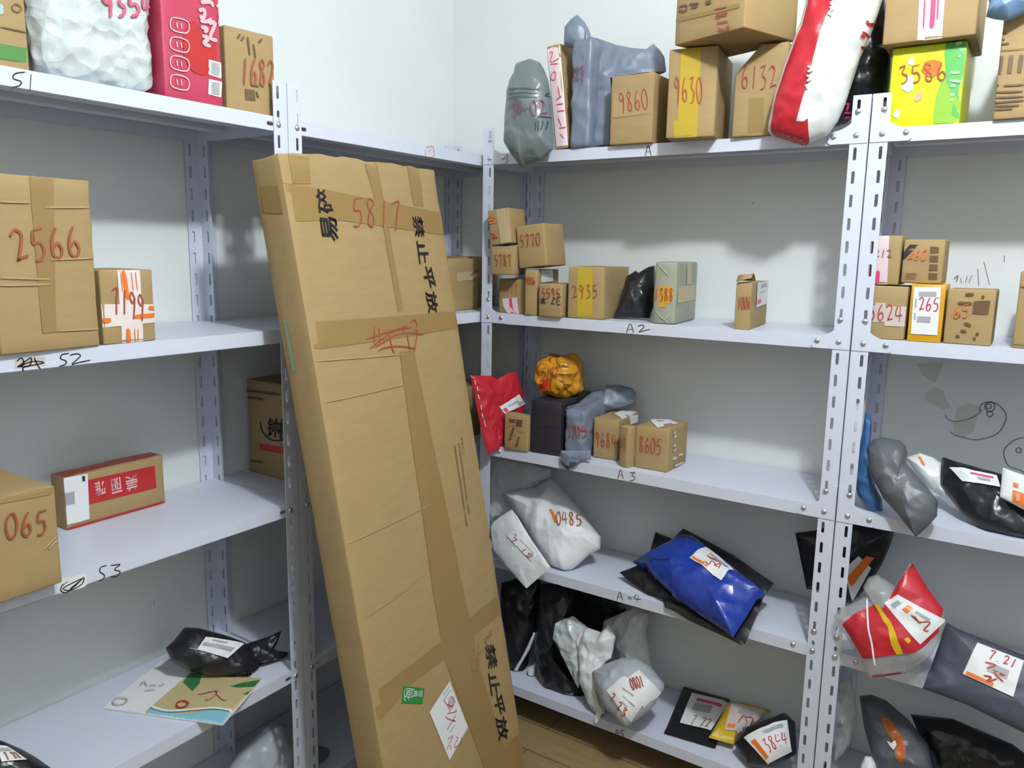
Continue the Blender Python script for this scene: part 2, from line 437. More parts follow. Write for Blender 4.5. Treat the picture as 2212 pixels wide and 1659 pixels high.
DATA = [
{"t":"tall","name":"tall_carton","label":"long tall brown carton marked 5817 leaning against the left shelves","cat":"box","O":[0.671,-1.0235,0.0134],"u":[-0.0919,0.9955,0.0223],"v":[-0.168,-0.0376,0.9851],"n":[0.9815,0.0868,0.1707],"w":0.5511,"L":1.66,"th":0.0783,"mat":"kraft","dec":[["poly","packing_tape","front","tape_brown",[[0.0283,1.6572],[0.0857,1.6592],[0.0786,1.5952],[0.0267,1.5927]],0.0006,None],["poly","packing_tape","front","tape_brown",[[0.266,1.6638],[0.3145,1.6622],[0.3239,1.3118],[0.3018,1.3129],[0.2973,1.5035]],0.0006,None],["poly","packing_tape","front","tape_brown",[[0.4325,1.6604],[0.4818,1.6608],[0.4756,1.5622],[0.4322,1.5659]],0.0006,None],["poly","packing_tape","front","tape_brown",[[-0.0135,1.5925],[0.0014,1.5934],[0.1682,1.5821],[0.5419,1.5499],[0.5445,1.492],[0.1531,1.5219],[-0.021,1.5156]],0.0006,None],["poly","packing_tape","front","tape_brown",[[-0.0147,1.3157],[0.1943,1.3045],[0.5432,1.2925],[0.5516,1.2485],[0.2316,1.2505],[0.0005,1.2576],[-0.0079,1.26]],0.0006,None],["poly","packing_tape","front","tape_brown",[[0.2837,1.2179],[0.3401,1.2143],[0.3777,0.7481],[0.4027,0.4057],[0.4717,0.0575],[0.3574,0.1285],[0.2657,0.472],[0.2646,0.671]],0.0007,None],["poly","packing_tape","front","tape_brown",[[-0.003,0.5163],[0.1201,0.5137],[0.27,0.5134],[0.5613,0.5156],[0.5614,0.4626],[0.3199,0.4644],[0.1422,0.4736],[0.0164,0.451],[0.0008,0.4565]],0.0006,None],["poly","packing_tape","front","tape_brown",[[0.3912,0.1077],[0.4807,0.1256],[0.5661,0.1092],[0.5593,0.0033]],0.0006,None],["poly","tape_wrap","left","tape_brown",[[0.0149,1.5974],[0.064,1.5905],[0.0635,1.5342],[0.0143,1.546]],0.0006,None],["ink","handwritten_number","front","marker_red","5817",[0.183,1.5103],[0.1859,-0.0033],[0.0146,0.0639],0.0036,None],["cjk","printed_text","front","print_black","碎",[0.1342,1.5363],[0.0042,0.0513],[-0.05,-0.0014],None],["cjk","printed_text","front","print_black","易",[0.1378,1.4763],[0.0012,0.0506],[-0.0524,0.0029],None],["cjk","printed_text","front","print_black","禁",[0.4166,1.5376],[0.0009,-0.0523],[0.0438,0.001],None],["cjk","printed_text","front","print_black","止",[0.4187,1.4754],[-0.0008,-0.0549],[0.044,-0.0001],None],["cjk","printed_text","front","print_black","平",[0.4234,1.4127],[0.0097,-0.0537],[0.0422,0.0009],None],["cjk","printed_text","front","print_black","放",[0.4231,1.3506],[0.001,-0.0536],[0.0471,-0.0005],None],["cjk","printed_text","front","print_black","禁",[0.4434,0.4175],[0.0003,-0.067],[0.046,-0.0136],None],["cjk","printed_text","front","print_black","止",[0.4399,0.3425],[-0.0013,-0.0605],[0.0451,-0.0186],None],["cjk","printed_text","front","print_black","平",[0.4418,0.2803],[0.0086,-0.0605],[0.0429,-0.0147],None],["cjk","printed_text","front","print_black","放",[0.4391,0.2201],[0.0015,-0.0669],[0.0512,-0.0225],None],["strokes","printed_text","front","print_brown",[[[0.4829,0.9693],[0.4842,0.9612]],[[0.4796,0.9681],[0.4883,0.9671]],[[0.4791,0.964],[0.4877,0.963]],[[0.4826,0.9568],[0.4839,0.9487]],[[0.4793,0.9556],[0.488,0.9546]],[[0.4787,0.9515],[0.4874,0.9505]],[[0.4823,0.9444],[0.4836,0.9363]],[[0.479,0.9432],[0.4877,0.9422]],[[0.4784,0.9391],[0.4871,0.938]],[[0.482,0.9319],[0.4833,0.9238]],[[0.4786,0.9308],[0.4873,0.9297]],[[0.4781,0.9267],[0.4868,0.9256]],[[0.4655,0.9578],[0.4668,0.9497]],[[0.4622,0.9566],[0.4708,0.9556]],[[0.4617,0.9525],[0.4702,0.9515]],[[0.4655,0.9487],[0.4667,0.9407]],[[0.4622,0.9476],[0.4707,0.9465]],[[0.4616,0.9435],[0.4702,0.9424]],[[0.4654,0.9397],[0.4667,0.9316]],[[0.4621,0.9385],[0.4707,0.9375]],[[0.4616,0.9345],[0.4701,0.9334]],[[0.4654,0.9307],[0.4667,0.9226]],[[0.4621,0.9295],[0.4707,0.9284]],[[0.4615,0.9254],[0.4701,0.9243]],[[0.4653,0.9216],[0.4666,0.9135]],[[0.4621,0.9205],[0.4706,0.9193]],[[0.4615,0.9164],[0.4701,0.9152]],[[0.4653,0.9125],[0.4666,0.9044]],[[0.462,0.9114],[0.4706,0.9103]],[[0.4615,0.9073],[0.47,0.9061]],[[0.4653,0.9035],[0.4665,0.8953]],[[0.462,0.9024],[0.4706,0.9012]],[[0.4614,0.8983],[0.47,0.8971]],[[0.4652,0.8944],[0.4665,0.8862]],[[0.462,0.8933],[0.4705,0.8921]],[[0.4614,0.8892],[0.47,0.888]],[[0.4652,0.8853],[0.4665,0.8771]],[[0.4619,0.8842],[0.4705,0.8829]],[[0.4614,0.8801],[0.4699,0.8788]],[[0.4652,0.8762],[0.4664,0.868]],[[0.4619,0.8751],[0.4705,0.8738]],[[0.4613,0.871],[0.4699,0.8697]],[[0.4651,0.8671],[0.4664,0.8589]],[[0.4618,0.866],[0.4704,0.8647]],[[0.4613,0.8619],[0.4699,0.8606]],[[0.4651,0.858],[0.4664,0.8498]],[[0.4618,0.8569],[0.4704,0.8556]],[[0.4612,0.8528],[0.4698,0.8515]],[[0.4651,0.8489],[0.4663,0.8407]],[[0.4618,0.8478],[0.4704,0.8464]],[[0.4612,0.8437],[0.4698,0.8423]],[[0.465,0.8398],[0.4663,0.8315]],[[0.4617,0.8387],[0.4703,0.8373]],[[0.4612,0.8346],[0.4698,0.8332]],[[0.465,0.8306],[0.4662,0.8224]],[[0.4617,0.8296],[0.4703,0.8281]],[[0.4611,0.8255],[0.4697,0.824]],[[0.4649,0.8215],[0.4662,0.8132]],[[0.4616,0.8205],[0.4703,0.819]],[[0.4611,0.8164],[0.4697,0.8149]],[[0.4649,0.8123],[0.4662,0.8041]],[[0.4616,0.8113],[0.4702,0.8098]],[[0.461,0.8072],[0.4697,0.8057]],[[0.4648,0.794],[0.4661,0.7857]],[[0.4615,0.793],[0.4702,0.7914]],[[0.461,0.7889],[0.4696,0.7873]],[[0.4648,0.7848],[0.4661,0.7765]],[[0.4615,0.7839],[0.4701,0.7822]],[[0.4609,0.7798],[0.4696,0.7781]],[[0.4648,0.7757],[0.466,0.7673]],[[0.4615,0.7747],[0.4701,0.773]],[[0.4609,0.7706],[0.4695,0.7689]],[[0.4462,0.9566],[0.4474,0.9486]],[[0.443,0.9554],[0.4514,0.9544]],[[0.4424,0.9513],[0.4508,0.9503]],[[0.4462,0.9479],[0.4474,0.9399]],[[0.443,0.9468],[0.4514,0.9457]],[[0.4424,0.9427],[0.4508,0.9417]],[[0.4462,0.9393],[0.4474,0.9312]],[[0.443,0.9381],[0.4514,0.9371]],[[0.4424,0.9341],[0.4508,0.933]],[[0.4462,0.9306],[0.4474,0.9226]],[[0.443,0.9295],[0.4514,0.9284]],[[0.4424,0.9254],[0.4508,0.9243]],[[0.4462,0.9219],[0.4474,0.9139]],[[0.4429,0.9208],[0.4514,0.9197]],[[0.4424,0.9168],[0.4508,0.9156]],[[0.4462,0.9133],[0.4474,0.9052]],[[0.4429,0.9121],[0.4514,0.911]],[[0.4424,0.9081],[0.4508,0.9069]],[[0.4462,0.9046],[0.4474,0.8965]],[[0.4429,0.9035],[0.4514,0.9023]],[[0.4424,0.8994],[0.4508,0.8982]],[[0.4462,0.8959],[0.4474,0.8878]],[[0.4429,0.8948],[0.4514,0.8936]],[[0.4424,0.8907],[0.4508,0.8895]],[[0.4462,0.8872],[0.4474,0.8791]],[[0.4429,0.8861],[0.4514,0.8849]],[[0.4424,0.8821],[0.4508,0.8808]],[[0.4461,0.8785],[0.4474,0.8704]],[[0.4429,0.8774],[0.4514,0.8761]],[[0.4424,0.8734],[0.4508,0.8721]],[[0.4461,0.8698],[0.4474,0.8617]],[[0.4429,0.8687],[0.4514,0.8674]],[[0.4423,0.8647],[0.4508,0.8633]],[[0.4461,0.8611],[0.4474,0.8529]],[[0.4429,0.86],[0.4514,0.8587]],[[0.4423,0.8559],[0.4508,0.8546]],[[0.4461,0.8523],[0.4474,0.8442]],[[0.4429,0.8513],[0.4513,0.8499]],[[0.4423,0.8472],[0.4508,0.8458]],[[0.4461,0.8436],[0.4474,0.8354]],[[0.4429,0.8426],[0.4513,0.8412]],[[0.4423,0.8385],[0.4508,0.8371]],[[0.4461,0.8349],[0.4474,0.8267]],[[0.4429,0.8338],[0.4513,0.8324]],[[0.4423,0.8298],[0.4508,0.8283]],[[0.4461,0.8261],[0.4474,0.8179]],[[0.4429,0.8251],[0.4513,0.8236]],[[0.4423,0.821],[0.4508,0.8195]],[[0.4461,0.8174],[0.4473,0.8092]],[[0.4429,0.8164],[0.4513,0.8148]],[[0.4423,0.8123],[0.4508,0.8108]],[[0.4461,0.8086],[0.4473,0.8004]],[[0.4429,0.8076],[0.4513,0.8061]],[[0.4423,0.8035],[0.4508,0.802]],[[0.4461,0.7998],[0.4473,0.7916]],[[0.4428,0.7988],[0.4513,0.7973]],[[0.4423,0.7948],[0.4508,0.7932]],[[0.4461,0.791],[0.4473,0.7828]],[[0.4428,0.7901],[0.4513,0.7885]],[[0.4423,0.786],[0.4508,0.7844]],[[0.4461,0.7735],[0.4473,0.7652]],[[0.4428,0.7725],[0.4513,0.7708]],[[0.4423,0.7684],[0.4508,0.7667]],[[0.4461,0.7646],[0.4473,0.7564]],[[0.4428,0.7637],[0.4513,0.762]],[[0.4423,0.7596],[0.4508,0.7579]],[[0.4461,0.7558],[0.4473,0.7476]],[[0.4428,0.7549],[0.4513,0.7532]],[[0.4423,0.7508],[0.4507,0.7491]],[[0.4461,0.747],[0.4473,0.7387]],[[0.4428,0.7461],[0.4513,0.7443]],[[0.4422,0.742],[0.4507,0.7402]]],0.0012,None],["strokes","handwritten_scribble","front","marker_red",[[[0.1705,1.2599],[0.2357,1.2664],[0.3282,1.2745]],[[0.1799,1.2387],[0.2332,1.2568],[0.2849,1.2697],[0.3468,1.2686]],[[0.1978,1.2397],[0.2308,1.2473],[0.2989,1.2598],[0.3919,1.2483]],[[0.2053,1.2291],[0.2273,1.2339],[0.2859,1.2315],[0.3478,1.2176]],[[0.2071,1.2856],[0.1949,1.2481]],[[0.2213,1.281],[0.2173,1.2455]],[[0.2537,1.2745],[0.2575,1.2276],[0.2638,1.2205]],[[0.3151,1.2785],[0.3062,1.2556]],[[0.3227,1.2539],[0.3233,1.213]],[[0.3415,1.2812],[0.3603,1.2864],[0.3687,1.2734],[0.3489,1.2546],[0.3679,1.2596],[0.3511,1.23],[0.3401,1.2109]]],0.003,None],["strokes","handwritten_scribble","front","marker_faded",[[[0.4825,0.4448],[0.4723,0.4356],[0.4856,0.4295],[0.4497,0.4342],[0.4554,0.4158],[0.4751,0.4066]],[[0.418,0.4372],[0.408,0.4148],[0.432,0.4111]],[[0.3745,0.408],[0.3657,0.3894],[0.3901,0.3773],[0.4072,0.3997],[0.381,0.4067]]],0.0025,None],["poly","green_sticker","front","sticker_green",[[0.104,0.4829],[0.1754,0.4401],[0.1591,0.4101],[0.0888,0.4502]],0.0009,None],["strokes","sticker_logo","front","paper_white",[[[0.1089,0.4727],[0.137,0.4566],[0.1303,0.444],[0.1022,0.4596],[0.1089,0.4727]],[[0.1214,0.4655],[0.1147,0.4526]],[[0.1212,0.4628],[0.1324,0.4562]],[[0.1192,0.4589],[0.1309,0.4521]],[[0.1169,0.4553],[0.1291,0.4481]],[[0.112,0.4676],[0.1167,0.4644],[0.1149,0.4619],[0.1105,0.4645],[0.112,0.4676]],[[0.109,0.4622],[0.1136,0.4595],[0.1121,0.4571],[0.1077,0.4596],[0.109,0.4622]],[[0.103,0.4585],[0.0982,0.4569],[0.1,0.4515],[0.103,0.4504]],[[0.1146,0.4523],[0.1123,0.448],[0.1156,0.4437]],[[0.1447,0.4512],[0.139,0.4382]],[[0.1358,0.452],[0.149,0.4457]],[[0.1337,0.4485],[0.1484,0.4411]],[[0.1332,0.4438],[0.1458,0.4383]],[[0.1538,0.4464],[0.1479,0.4332]],[[0.1579,0.4447],[0.152,0.4313]],[[0.1619,0.4422],[0.1561,0.4291]],[[0.1655,0.4399],[0.1586,0.4275]]],0.0016,"green_sticker"],["label","shipping_label","front","paper_white",[[0.2719,0.4086],[0.315,0.2647],[0.2217,0.2328],[0.1786,0.3793]],[["code2",0.25,0.6,0.4,0.93,"print_grey"],["bar",0.05,0.62,0.07,0.95,"print_grey"],["bar",0.12,0.55,0.14,0.92,"print_grey"],["bar",0.55,0.3,0.58,0.75,"print_grey"],["bar",0.65,0.35,0.67,0.6,"print_grey"]]],["strokes","handwritten_scribble","front","marker_crimson",[[[0.2393,0.3787],[0.2408,0.3704],[0.2519,0.3554],[0.2692,0.343]],[[0.2641,0.3714],[0.2545,0.3645],[0.2545,0.3555],[0.2677,0.3468],[0.2748,0.3536],[0.2694,0.367],[0.2641,0.3714]],[[0.2744,0.3334],[0.2754,0.3275],[0.2404,0.3415]],[[0.2322,0.3394],[0.2436,0.3255],[0.2673,0.3078],[0.2558,0.3135]],[[0.2267,0.2829],[0.249,0.2797],[0.2308,0.2701],[0.2159,0.2625]],[[0.2323,0.2662],[0.2349,0.2526]],[[0.2593,0.2699],[0.2669,0.264],[0.2501,0.2557],[0.2509,0.2492],[0.2685,0.2463],[0.2799,0.2487],[0.2802,0.2593]]],0.0022,"shipping_label"],["strokes","cardboard_crease","front","kraft_light",[[[-0.0061,1.2344],[0.2961,1.2098]],[[0.0135,1.1468],[0.1423,1.143],[0.2795,1.1403]],[[0.0006,0.8479],[0.1641,0.8432],[0.3074,0.8423]],[[0.0241,0.6801],[0.1389,0.6817],[0.2413,0.6915]]],0.0022,None],["poly","green_tape_scrap","left","tape_green",[[0.0154,1.3271],[0.0155,1.2838],[0.0152,1.216],[0.0266,1.2199],[0.0258,1.2827],[0.023,1.3262]],0.0006,None]]},
{"t":"bag","name":"courier_bag","label":"grey green courier bag marked 04-02 at the left end of the top back shelf","cat":"bag","O":[0.5,-0.315,1.728],"u":[0.995,0.0995,-0.0],"v":[0.0,0.0,1.0],"n":[0.0995,-0.995,0.0],"outline":[[-0.0521,0.2261],[-0.0155,0.2325],[0.0144,0.2214],[0.028,0.202],[0.0418,0.1729],[0.0513,0.1218],[0.0605,0.0222],[0.0596,-0.0034],[0.0274,-0.0309],[-0.0195,-0.0394],[-0.0278,-0.0479],[-0.0434,-0.0356],[-0.0645,-0.0127],[-0.0859,0.0177],[-0.0854,0.0879],[-0.0796,0.1513],[-0.07,0.1878],[-0.0568,0.2066]],"Tf":0.05,"Tb":0.03,"mat":"plastic_greygreen","wr":0.006,"seed":3,"dec":[["strokes","printed_stripe","front","print_dark",[[[-0.0542,0.1498],[-0.011,0.1487],[0.0331,0.145]],[[-0.058,0.1374],[-0.0107,0.1372],[0.0318,0.1355]],[[-0.0598,0.1262],[-0.0105,0.1277],[0.0304,0.1258]]],0.002,None],["ink","handwritten_number","front","marker_purple","04-02",[-0.0344,0.0763],[0.0884,0.005],[-0.0057,0.0372],0.0028,None],["strokes","printed_mark","front","print_dark",[[[0.0303,0.0639],[0.0276,0.0388]],[[0.0367,0.0649],[0.0357,0.0412]],[[0.0448,0.0659],[0.0422,0.0422]],[[0.0529,0.0668],[0.0503,0.0432]],[[0.0348,0.0762],[0.0654,0.0771]],[[0.0478,0.1392],[0.0448,0.1312],[0.0544,0.1318]]],0.002,None]]},
{"t":"box","name":"flat_carton","label":"thin upright carton with pink printed tape on its edge, by the grey courier bag","cat":"box","base":"A","z":1.728,"q":[0.563,-0.1705,0.0048,0.0411,0.2,0.2717,0.13],"mat":"kraft","bev":0.004,"dec":[["poly","printed_tape","front","tape_pinkwhite",[[0.0032,0.2716],[0.0456,0.2742],[0.0457,0.005],[0.0051,0.0082]],0.0006,None],["strokes","printed_text","front","print_pink",[[[0.0098,0.2512],[0.0186,0.2519],[0.0109,0.2278],[0.0373,0.2328]],[[0.0086,0.2225],[0.0326,0.2196]],[[0.0385,0.244],[0.0462,0.2191]],[[0.0133,0.1997],[0.0219,0.1991],[0.0183,0.1811],[0.0066,0.1853],[0.0133,0.1997]],[[0.0266,0.1603],[0.0292,0.1336]],[[0.0164,0.1277],[0.0362,0.135]],[[0.017,0.1159],[0.0376,0.1144]],[[0.017,0.0984],[0.0409,0.0962]],[[0.0187,0.0805],[0.0269,0.0584]],[[0.0195,0.054],[0.0401,0.0528]],[[0.0215,0.0389],[0.0305,0.0254]]],0.0025,None]]},
{"t":"lump","name":"wrapped_parcel","label":"tall blue grey plastic-wrapped parcel with pointed top, marked 1827","cat":"parcel","base":"A","z":1.728,"q":[0.621,-0.185,0.0236,0.0603,0.2,0.2736,0.0],"mat":"plastic_bluegrey","rnd":0.012,"wr":0.006,"seed":5,"dec":[["ink","handwritten_number","front","marker_purple","1827",[-0.0067,0.1659],[0.054,0.0026],[-0.0045,0.0353],0.003,None]]},
{"t":"bag","name":"pointed_bag_top","label":"x","cat":"bag","O":[0.62,-0.262,1.728],"u":[0.9988,0.0499,-0.0],"v":[0.0,0.0,1.0],"n":[0.0499,-0.9988,0.0],"outline":[[-0.0589,0.2635],[-0.0597,0.2886],[-0.0588,0.3135],[-0.0429,0.3281],[-0.0237,0.3388],[-0.0038,0.3204],[0.008,0.3026],[0.0185,0.2767],[0.0193,0.2548],[-0.0175,0.2506]],"Tf":0.025,"Tb":0.025,"mat":"plastic_bluegrey","wr":0.006,"seed":6,"childof":1,"dec":[]},
{"t":"bag","name":"loose_bag_flap","label":"x","cat":"bag","O":[0.83,-0.17,1.9],"u":[0.9578,0.2873,-0.0],"v":[-0.0274,0.0913,0.9954],"n":[0.286,-0.9535,0.0953],"outline":[[-0.2266,0.1227],[-0.1901,0.1105],[-0.1538,0.0955],[-0.1092,0.0844],[-0.0656,0.0791],[-0.0548,0.0926],[-0.0367,0.0747],[-0.0243,0.0572],[-0.0178,0.0204],[-0.0453,0.026],[-0.0918,0.0325],[-0.1202,0.0197],[-0.1639,0.0104],[-0.1547,-0.16],[-0.2069,-0.1646],[-0.2178,-0.045]],"Tf":0.02,"Tb":0.03,"mat":"plastic_bluegrey","childof":1,"dec":[]},
{"t":"box","name":"carton","label":"small brown carton marked 9860 on the top back shelf","cat":"box","base":"A","z":1.728,"q":[0.7754,-0.2121,0.0007,0.1166,0.16,0.1669,0.0],"mat":"kraft","dec":[["ink","handwritten_number","front","marker_red","9860",[0.0265,0.0781],[0.082,0.003],[-0.0082,0.0465],0.0026,None],["poly","packing_tape","front","tape_clear",[[0.0057,0.1285],[0.1446,0.1234],[0.1473,0.0711],[0.0083,0.066]],0.0006,None]]},
{"t":"box","name":"carton","label":"brown carton marked 9630 with a vertical yellow tape, top back shelf","cat":"box","base":"A","z":1.728,"q":[0.9324,-0.2363,0.1514,0.1135,0.1896,0.2015,0.0],"mat":"kraft","dec":[["poly","yellow_tape","front","tape_yellow",[[0.0272,0.2098],[0.0739,0.2091],[0.0756,0.0012],[0.0214,-0.0015],[0.0167,0.0395],[0.0281,0.0402]],0.0006,None],["ink","handwritten_number","front","marker_red","9630",[0.0171,0.0839],[0.0697,-0.0076],[-0.0055,0.0557],0.0026,None]]},
{"t":"box","name":"carton","label":"brown carton marked 6132 beside the tilted red and white bag","cat":"box","base":"A","z":1.728,"q":[1.0855,-0.1903,0.0765,0.1166,0.19,0.2005,0.0],"mat":"kraft","chamfer":[0.055,0.06],"dec":[["ink","handwritten_number","front","marker_red","6132",[0.0147,0.1088],[0.0826,-0.0079],[-0.0031,0.0493],0.0026,None],["poly","packing_tape","front","tape_brown",[[0.0353,0.085],[0.0694,0.0824],[0.0725,-0.0012],[0.0371,-0.0006]],0.0006,None]]},
{"t":"box","name":"carton","label":"brown carton marked 1812 sitting on top of two cartons, top back shelf","cat":"box","base":"A","z":1.933,"q":[1.0316,-0.3006,-0.3567,0.1976,0.1817,0.13,0.0],"mat":"kraft","dec":[["ink","handwritten_number","front","marker_red","1812",[0.1153,0.0599],[0.0167,-0.0603],[0.0306,-0.0001],0.0026,None],["poly","packing_tape","front","tape_brown",[[-0.0145,0.0598],[0.1821,0.0515],[0.1834,0.0423],[-0.0122,0.0507]],0.0006,None],["strokes","printed_text","front","print_brown",[[[-0.0124,0.0801],[-0.0037,0.0793]],[[0.0114,0.0832],[0.0334,0.0806],[0.0309,0.0693],[0.0103,0.075]],[[0.0417,0.0811],[0.0698,0.0771]],[[0.0472,0.0728],[0.067,0.0707]],[[0.0891,0.075],[0.1049,0.0737]],[[0.0894,0.0715],[0.1068,0.0699]]],0.004,None]]},
{"t":"bag","name":"plastic_sack","label":"tall red and white plastic sack leaning over the edge of the top back shelf","cat":"bag","O":[1.15,-0.318,1.728],"u":[0.9929,0.1191,-0.0],"v":[0.0,0.0,1.0],"n":[0.1191,-0.9929,0.0],"outline":[[0.0446,0.3054],[0.0402,0.2722],[0.0321,0.2278],[0.0243,0.2081],[0.0035,0.1407],[-0.0135,0.0785],[-0.0218,0.0241],[-0.0224,0.0049],[-0.0125,-0.0065],[0.0581,-0.0325],[0.0738,-0.0249],[0.1027,-0.0133],[0.123,0.0159],[0.1339,0.0475],[0.1439,0.0879],[0.1569,0.1432],[0.1729,0.1839],[0.1842,0.2267],[0.1903,0.2543],[0.1938,0.2862]],"Tf":0.06,"Tb":0.028,"mat":"plastic_white","wr":0.006,"seed":9,"pw":0.5,"dec":[["poly","red_print","front","plastic_red",[[0.0487,0.2897],[0.0906,0.2844],[0.106,0.2521],[0.0962,0.2403],[0.088,0.2194],[0.082,0.198],[0.0755,0.1677],[0.0693,0.1326],[0.0635,0.0902],[0.0561,0.0681],[0.0492,0.0388],[0.043,0.015],[0.0591,0.0129],[0.067,0.0193],[0.07,-0.0211],[0.0638,-0.0359],[-0.0051,-0.0104],[-0.0128,-0.0018],[-0.012,0.0146],[-0.0041,0.07],[0.0125,0.1307],[0.0328,0.1965],[0.0403,0.2158],[0.0483,0.2591]],0.0006,None],["strokes","printed_logo","front","plastic_white",[[[0.1062,0.25],[0.0958,0.2447],[0.1069,0.2412]],[[0.0943,0.2361],[0.1029,0.2373],[0.097,0.2293]],[[0.0928,0.2276],[0.0999,0.2202]],[[0.0611,0.122],[0.0716,0.1166],[0.062,0.1107]],[[0.0602,0.1041],[0.0696,0.0988],[0.0611,0.0927]],[[0.0593,0.086],[0.0644,0.0788]]],0.005,None],["strokes","printed_logo","front","plastic_red",[[[0.167,0.2063],[0.1727,0.2003],[0.1814,0.208]],[[0.1604,0.1844],[0.1766,0.1795]],[[0.1579,0.1771],[0.1653,0.1763]],[[0.1595,0.1574],[0.1715,0.1649]],[[0.1604,0.1333],[0.1547,0.0987],[0.1425,0.0775]]],0.005,None]]},
{"t":"bag","name":"black_bag","label":"dark black plastic bag behind the red and white sack","cat":"bag","O":[1.3,-0.12,1.728],"u":[1.0,0.0,-0.0],"v":[0.0,0.0,1.0],"n":[0.0,-1.0,0.0],"outline":[[-0.0283,0.3235],[0.0109,0.3174],[0.0177,0.2785],[0.0238,0.2084],[0.0343,0.1951],[0.0375,0.1321],[0.0347,0.0836],[-0.0259,0.0639],[-0.0508,0.0381],[-0.0828,0.0302],[-0.0798,0.1189],[-0.0526,0.2399]],"Tf":0.05,"Tb":0.05,"mat":"plastic_black","wr":0.008,"seed":11,"dec":[["strokes","printed_text","front","print_pink",[[[-0.0464,0.0748],[-0.0393,0.0767],[-0.0429,0.0622]],[[-0.0474,0.0576],[-0.0366,0.0592]],[[-0.0478,0.0477],[-0.0372,0.0518]]],0.004,None]]},
{"t":"box","name":"printed_box","label":"yellow and green printed box marked 3586 on the top right shelf","cat":"box","base":"A","z":1.728,"q":[1.431,-0.1762,0.0045,0.1378,0.18,0.1617,0.0],"mat":"print_yellow","dec":[["poly","green_print","front","print_green",[[0.0991,0.1626],[0.1359,0.1614],[0.1385,0.0021],[0.0907,0.0033],[0.0895,0.0278],[0.0915,0.0608],[0.0974,0.0843],[0.1044,0.0967],[0.0982,0.1407]],0.0006,None],["poly","light_green_print","front","print_lime",[[0.1046,0.0945],[0.1091,0.0788],[0.1221,0.058],[0.1369,0.0415],[0.1385,0.0025],[0.0911,0.0037],[0.0901,0.0322],[0.0929,0.0672]],0.0009,None],["poly","blossom_print","front","paper_white",[[0.0309,0.1331],[0.0344,0.1405],[0.0417,0.1407],[0.044,0.1317],[0.0401,0.1244],[0.0336,0.1262]],0.0009,None],["poly","blossom_print","front","paper_white",[[0.0315,0.102],[0.0439,0.1051],[0.0464,0.0894],[0.0457,0.0738],[0.0365,0.0702],[0.0252,0.078],[0.0224,0.085],[0.0285,0.0889]],0.0009,None],["poly","blossom_print","front","print_peach",[[0.0494,0.0557],[0.0537,0.0664],[0.0595,0.0714],[0.0655,0.0631],[0.0632,0.0545],[0.0552,0.0496]],0.0009,None],["poly","blossom_print","front","paper_white",[[0.0114,0.0272],[0.0181,0.0369],[0.0256,0.0374],[0.0257,0.0239],[0.0219,0.0185],[0.0151,0.0224]],0.0009,None],["poly","fruit_print","front","print_orange",[[0.0578,0.1125],[0.0636,0.1284],[0.0788,0.131],[0.0935,0.1261],[0.0966,0.1149],[0.0917,0.1024],[0.0812,0.0947],[0.0694,0.0992]],0.0009,None],["ink","handwritten_number","front","marker_red","3586",[0.0177,0.0899],[0.0935,-0.0015],[-0.0073,0.0344],0.003,None],["strokes","printed_mark","front","print_lightgreen",[[[0.1166,0.1568],[0.1284,0.1575]],[[0.1249,0.1334],[0.1281,0.1308]],[[0.112,0.1014],[0.129,0.1007]],[[0.1123,0.0872],[0.1338,0.0819]],[[0.1144,0.0762],[0.1246,0.0741]],[[0.1161,0.0586],[0.1242,0.0578]],[[0.1151,0.0477],[0.1231,0.0481]]],0.006,None]]},
{"t":"box","name":"carton","label":"brown carton with white and pink printed tape stacked on the yellow and green box","cat":"box","base":"A","z":1.8917,"q":[1.4297,-0.196,0.0061,0.1694,0.2,0.16,0.0],"mat":"kraft","dec":[["poly","printed_tape","front","tape_pinkwhite",[[0.0621,0.0927],[0.1087,0.0856],[0.111,-0.002],[0.1001,-0.0021],[0.0662,0.0026]],0.0006,None],["strokes","printed_text","front","print_pink",[[[0.0888,0.0865],[0.0901,0.0505],[0.0908,0.0219]]],0.009,None],["strokes","printed_text","front","print_pink",[[[0.0974,0.0789],[0.0994,0.0366]],[[0.0735,0.0783],[0.0756,0.0228]]],0.003,None]]},
{"t":"box","name":"carton","label":"large brown carton with barcode and printed lines at the right end of the top shelf","cat":"box","base":"A","z":1.728,"q":[1.655,-0.185,0.0,0.19,0.2,0.205,0.0],"mat":"kraft","dec":[["strokes","barcode","front","print_brown",[[[-0.0206,0.1203],[-0.0208,0.0837]],[[-0.0168,0.1199],[-0.0169,0.0833]],[[-0.0027,0.1203],[-0.0031,0.0871]],[[0.0011,0.1199],[0.0007,0.0867]],[[0.0048,0.1195],[0.0045,0.0863]],[[0.0179,0.119],[0.0175,0.086]],[[0.0216,0.1186],[0.0213,0.0856]],[[0.0345,0.1181],[0.0341,0.0863]],[[0.0381,0.1177],[0.0378,0.0859]]],0.004,None],["strokes","printed_text","front","print_brown",[[[-0.0316,0.1633],[0.008,0.1613]],[[-0.0324,0.153],[0.0054,0.1503]],[[-0.0315,0.1435],[-0.0105,0.142]],[[-0.005,0.1423],[0.0136,0.1421]],[[-0.0142,0.0651],[0.0047,0.0654]],[[0.0124,0.0636],[0.0457,0.0624]],[[-0.0264,0.0536],[0.0452,0.0501]],[[-0.0273,0.0431],[0.048,0.0405]],[[-0.0244,0.0332],[-0.0129,0.0333]],[[-0.0071,0.0328],[0.0488,0.0332]],[[-0.0084,0.0266],[0.0424,0.0244]],[[0.0018,0.0194],[0.0318,0.019]]],0.0035,None],["strokes","printed_line","front","print_brown",[[[-0.0369,0.1306],[0.0406,0.1286]]],0.0015,None]]},
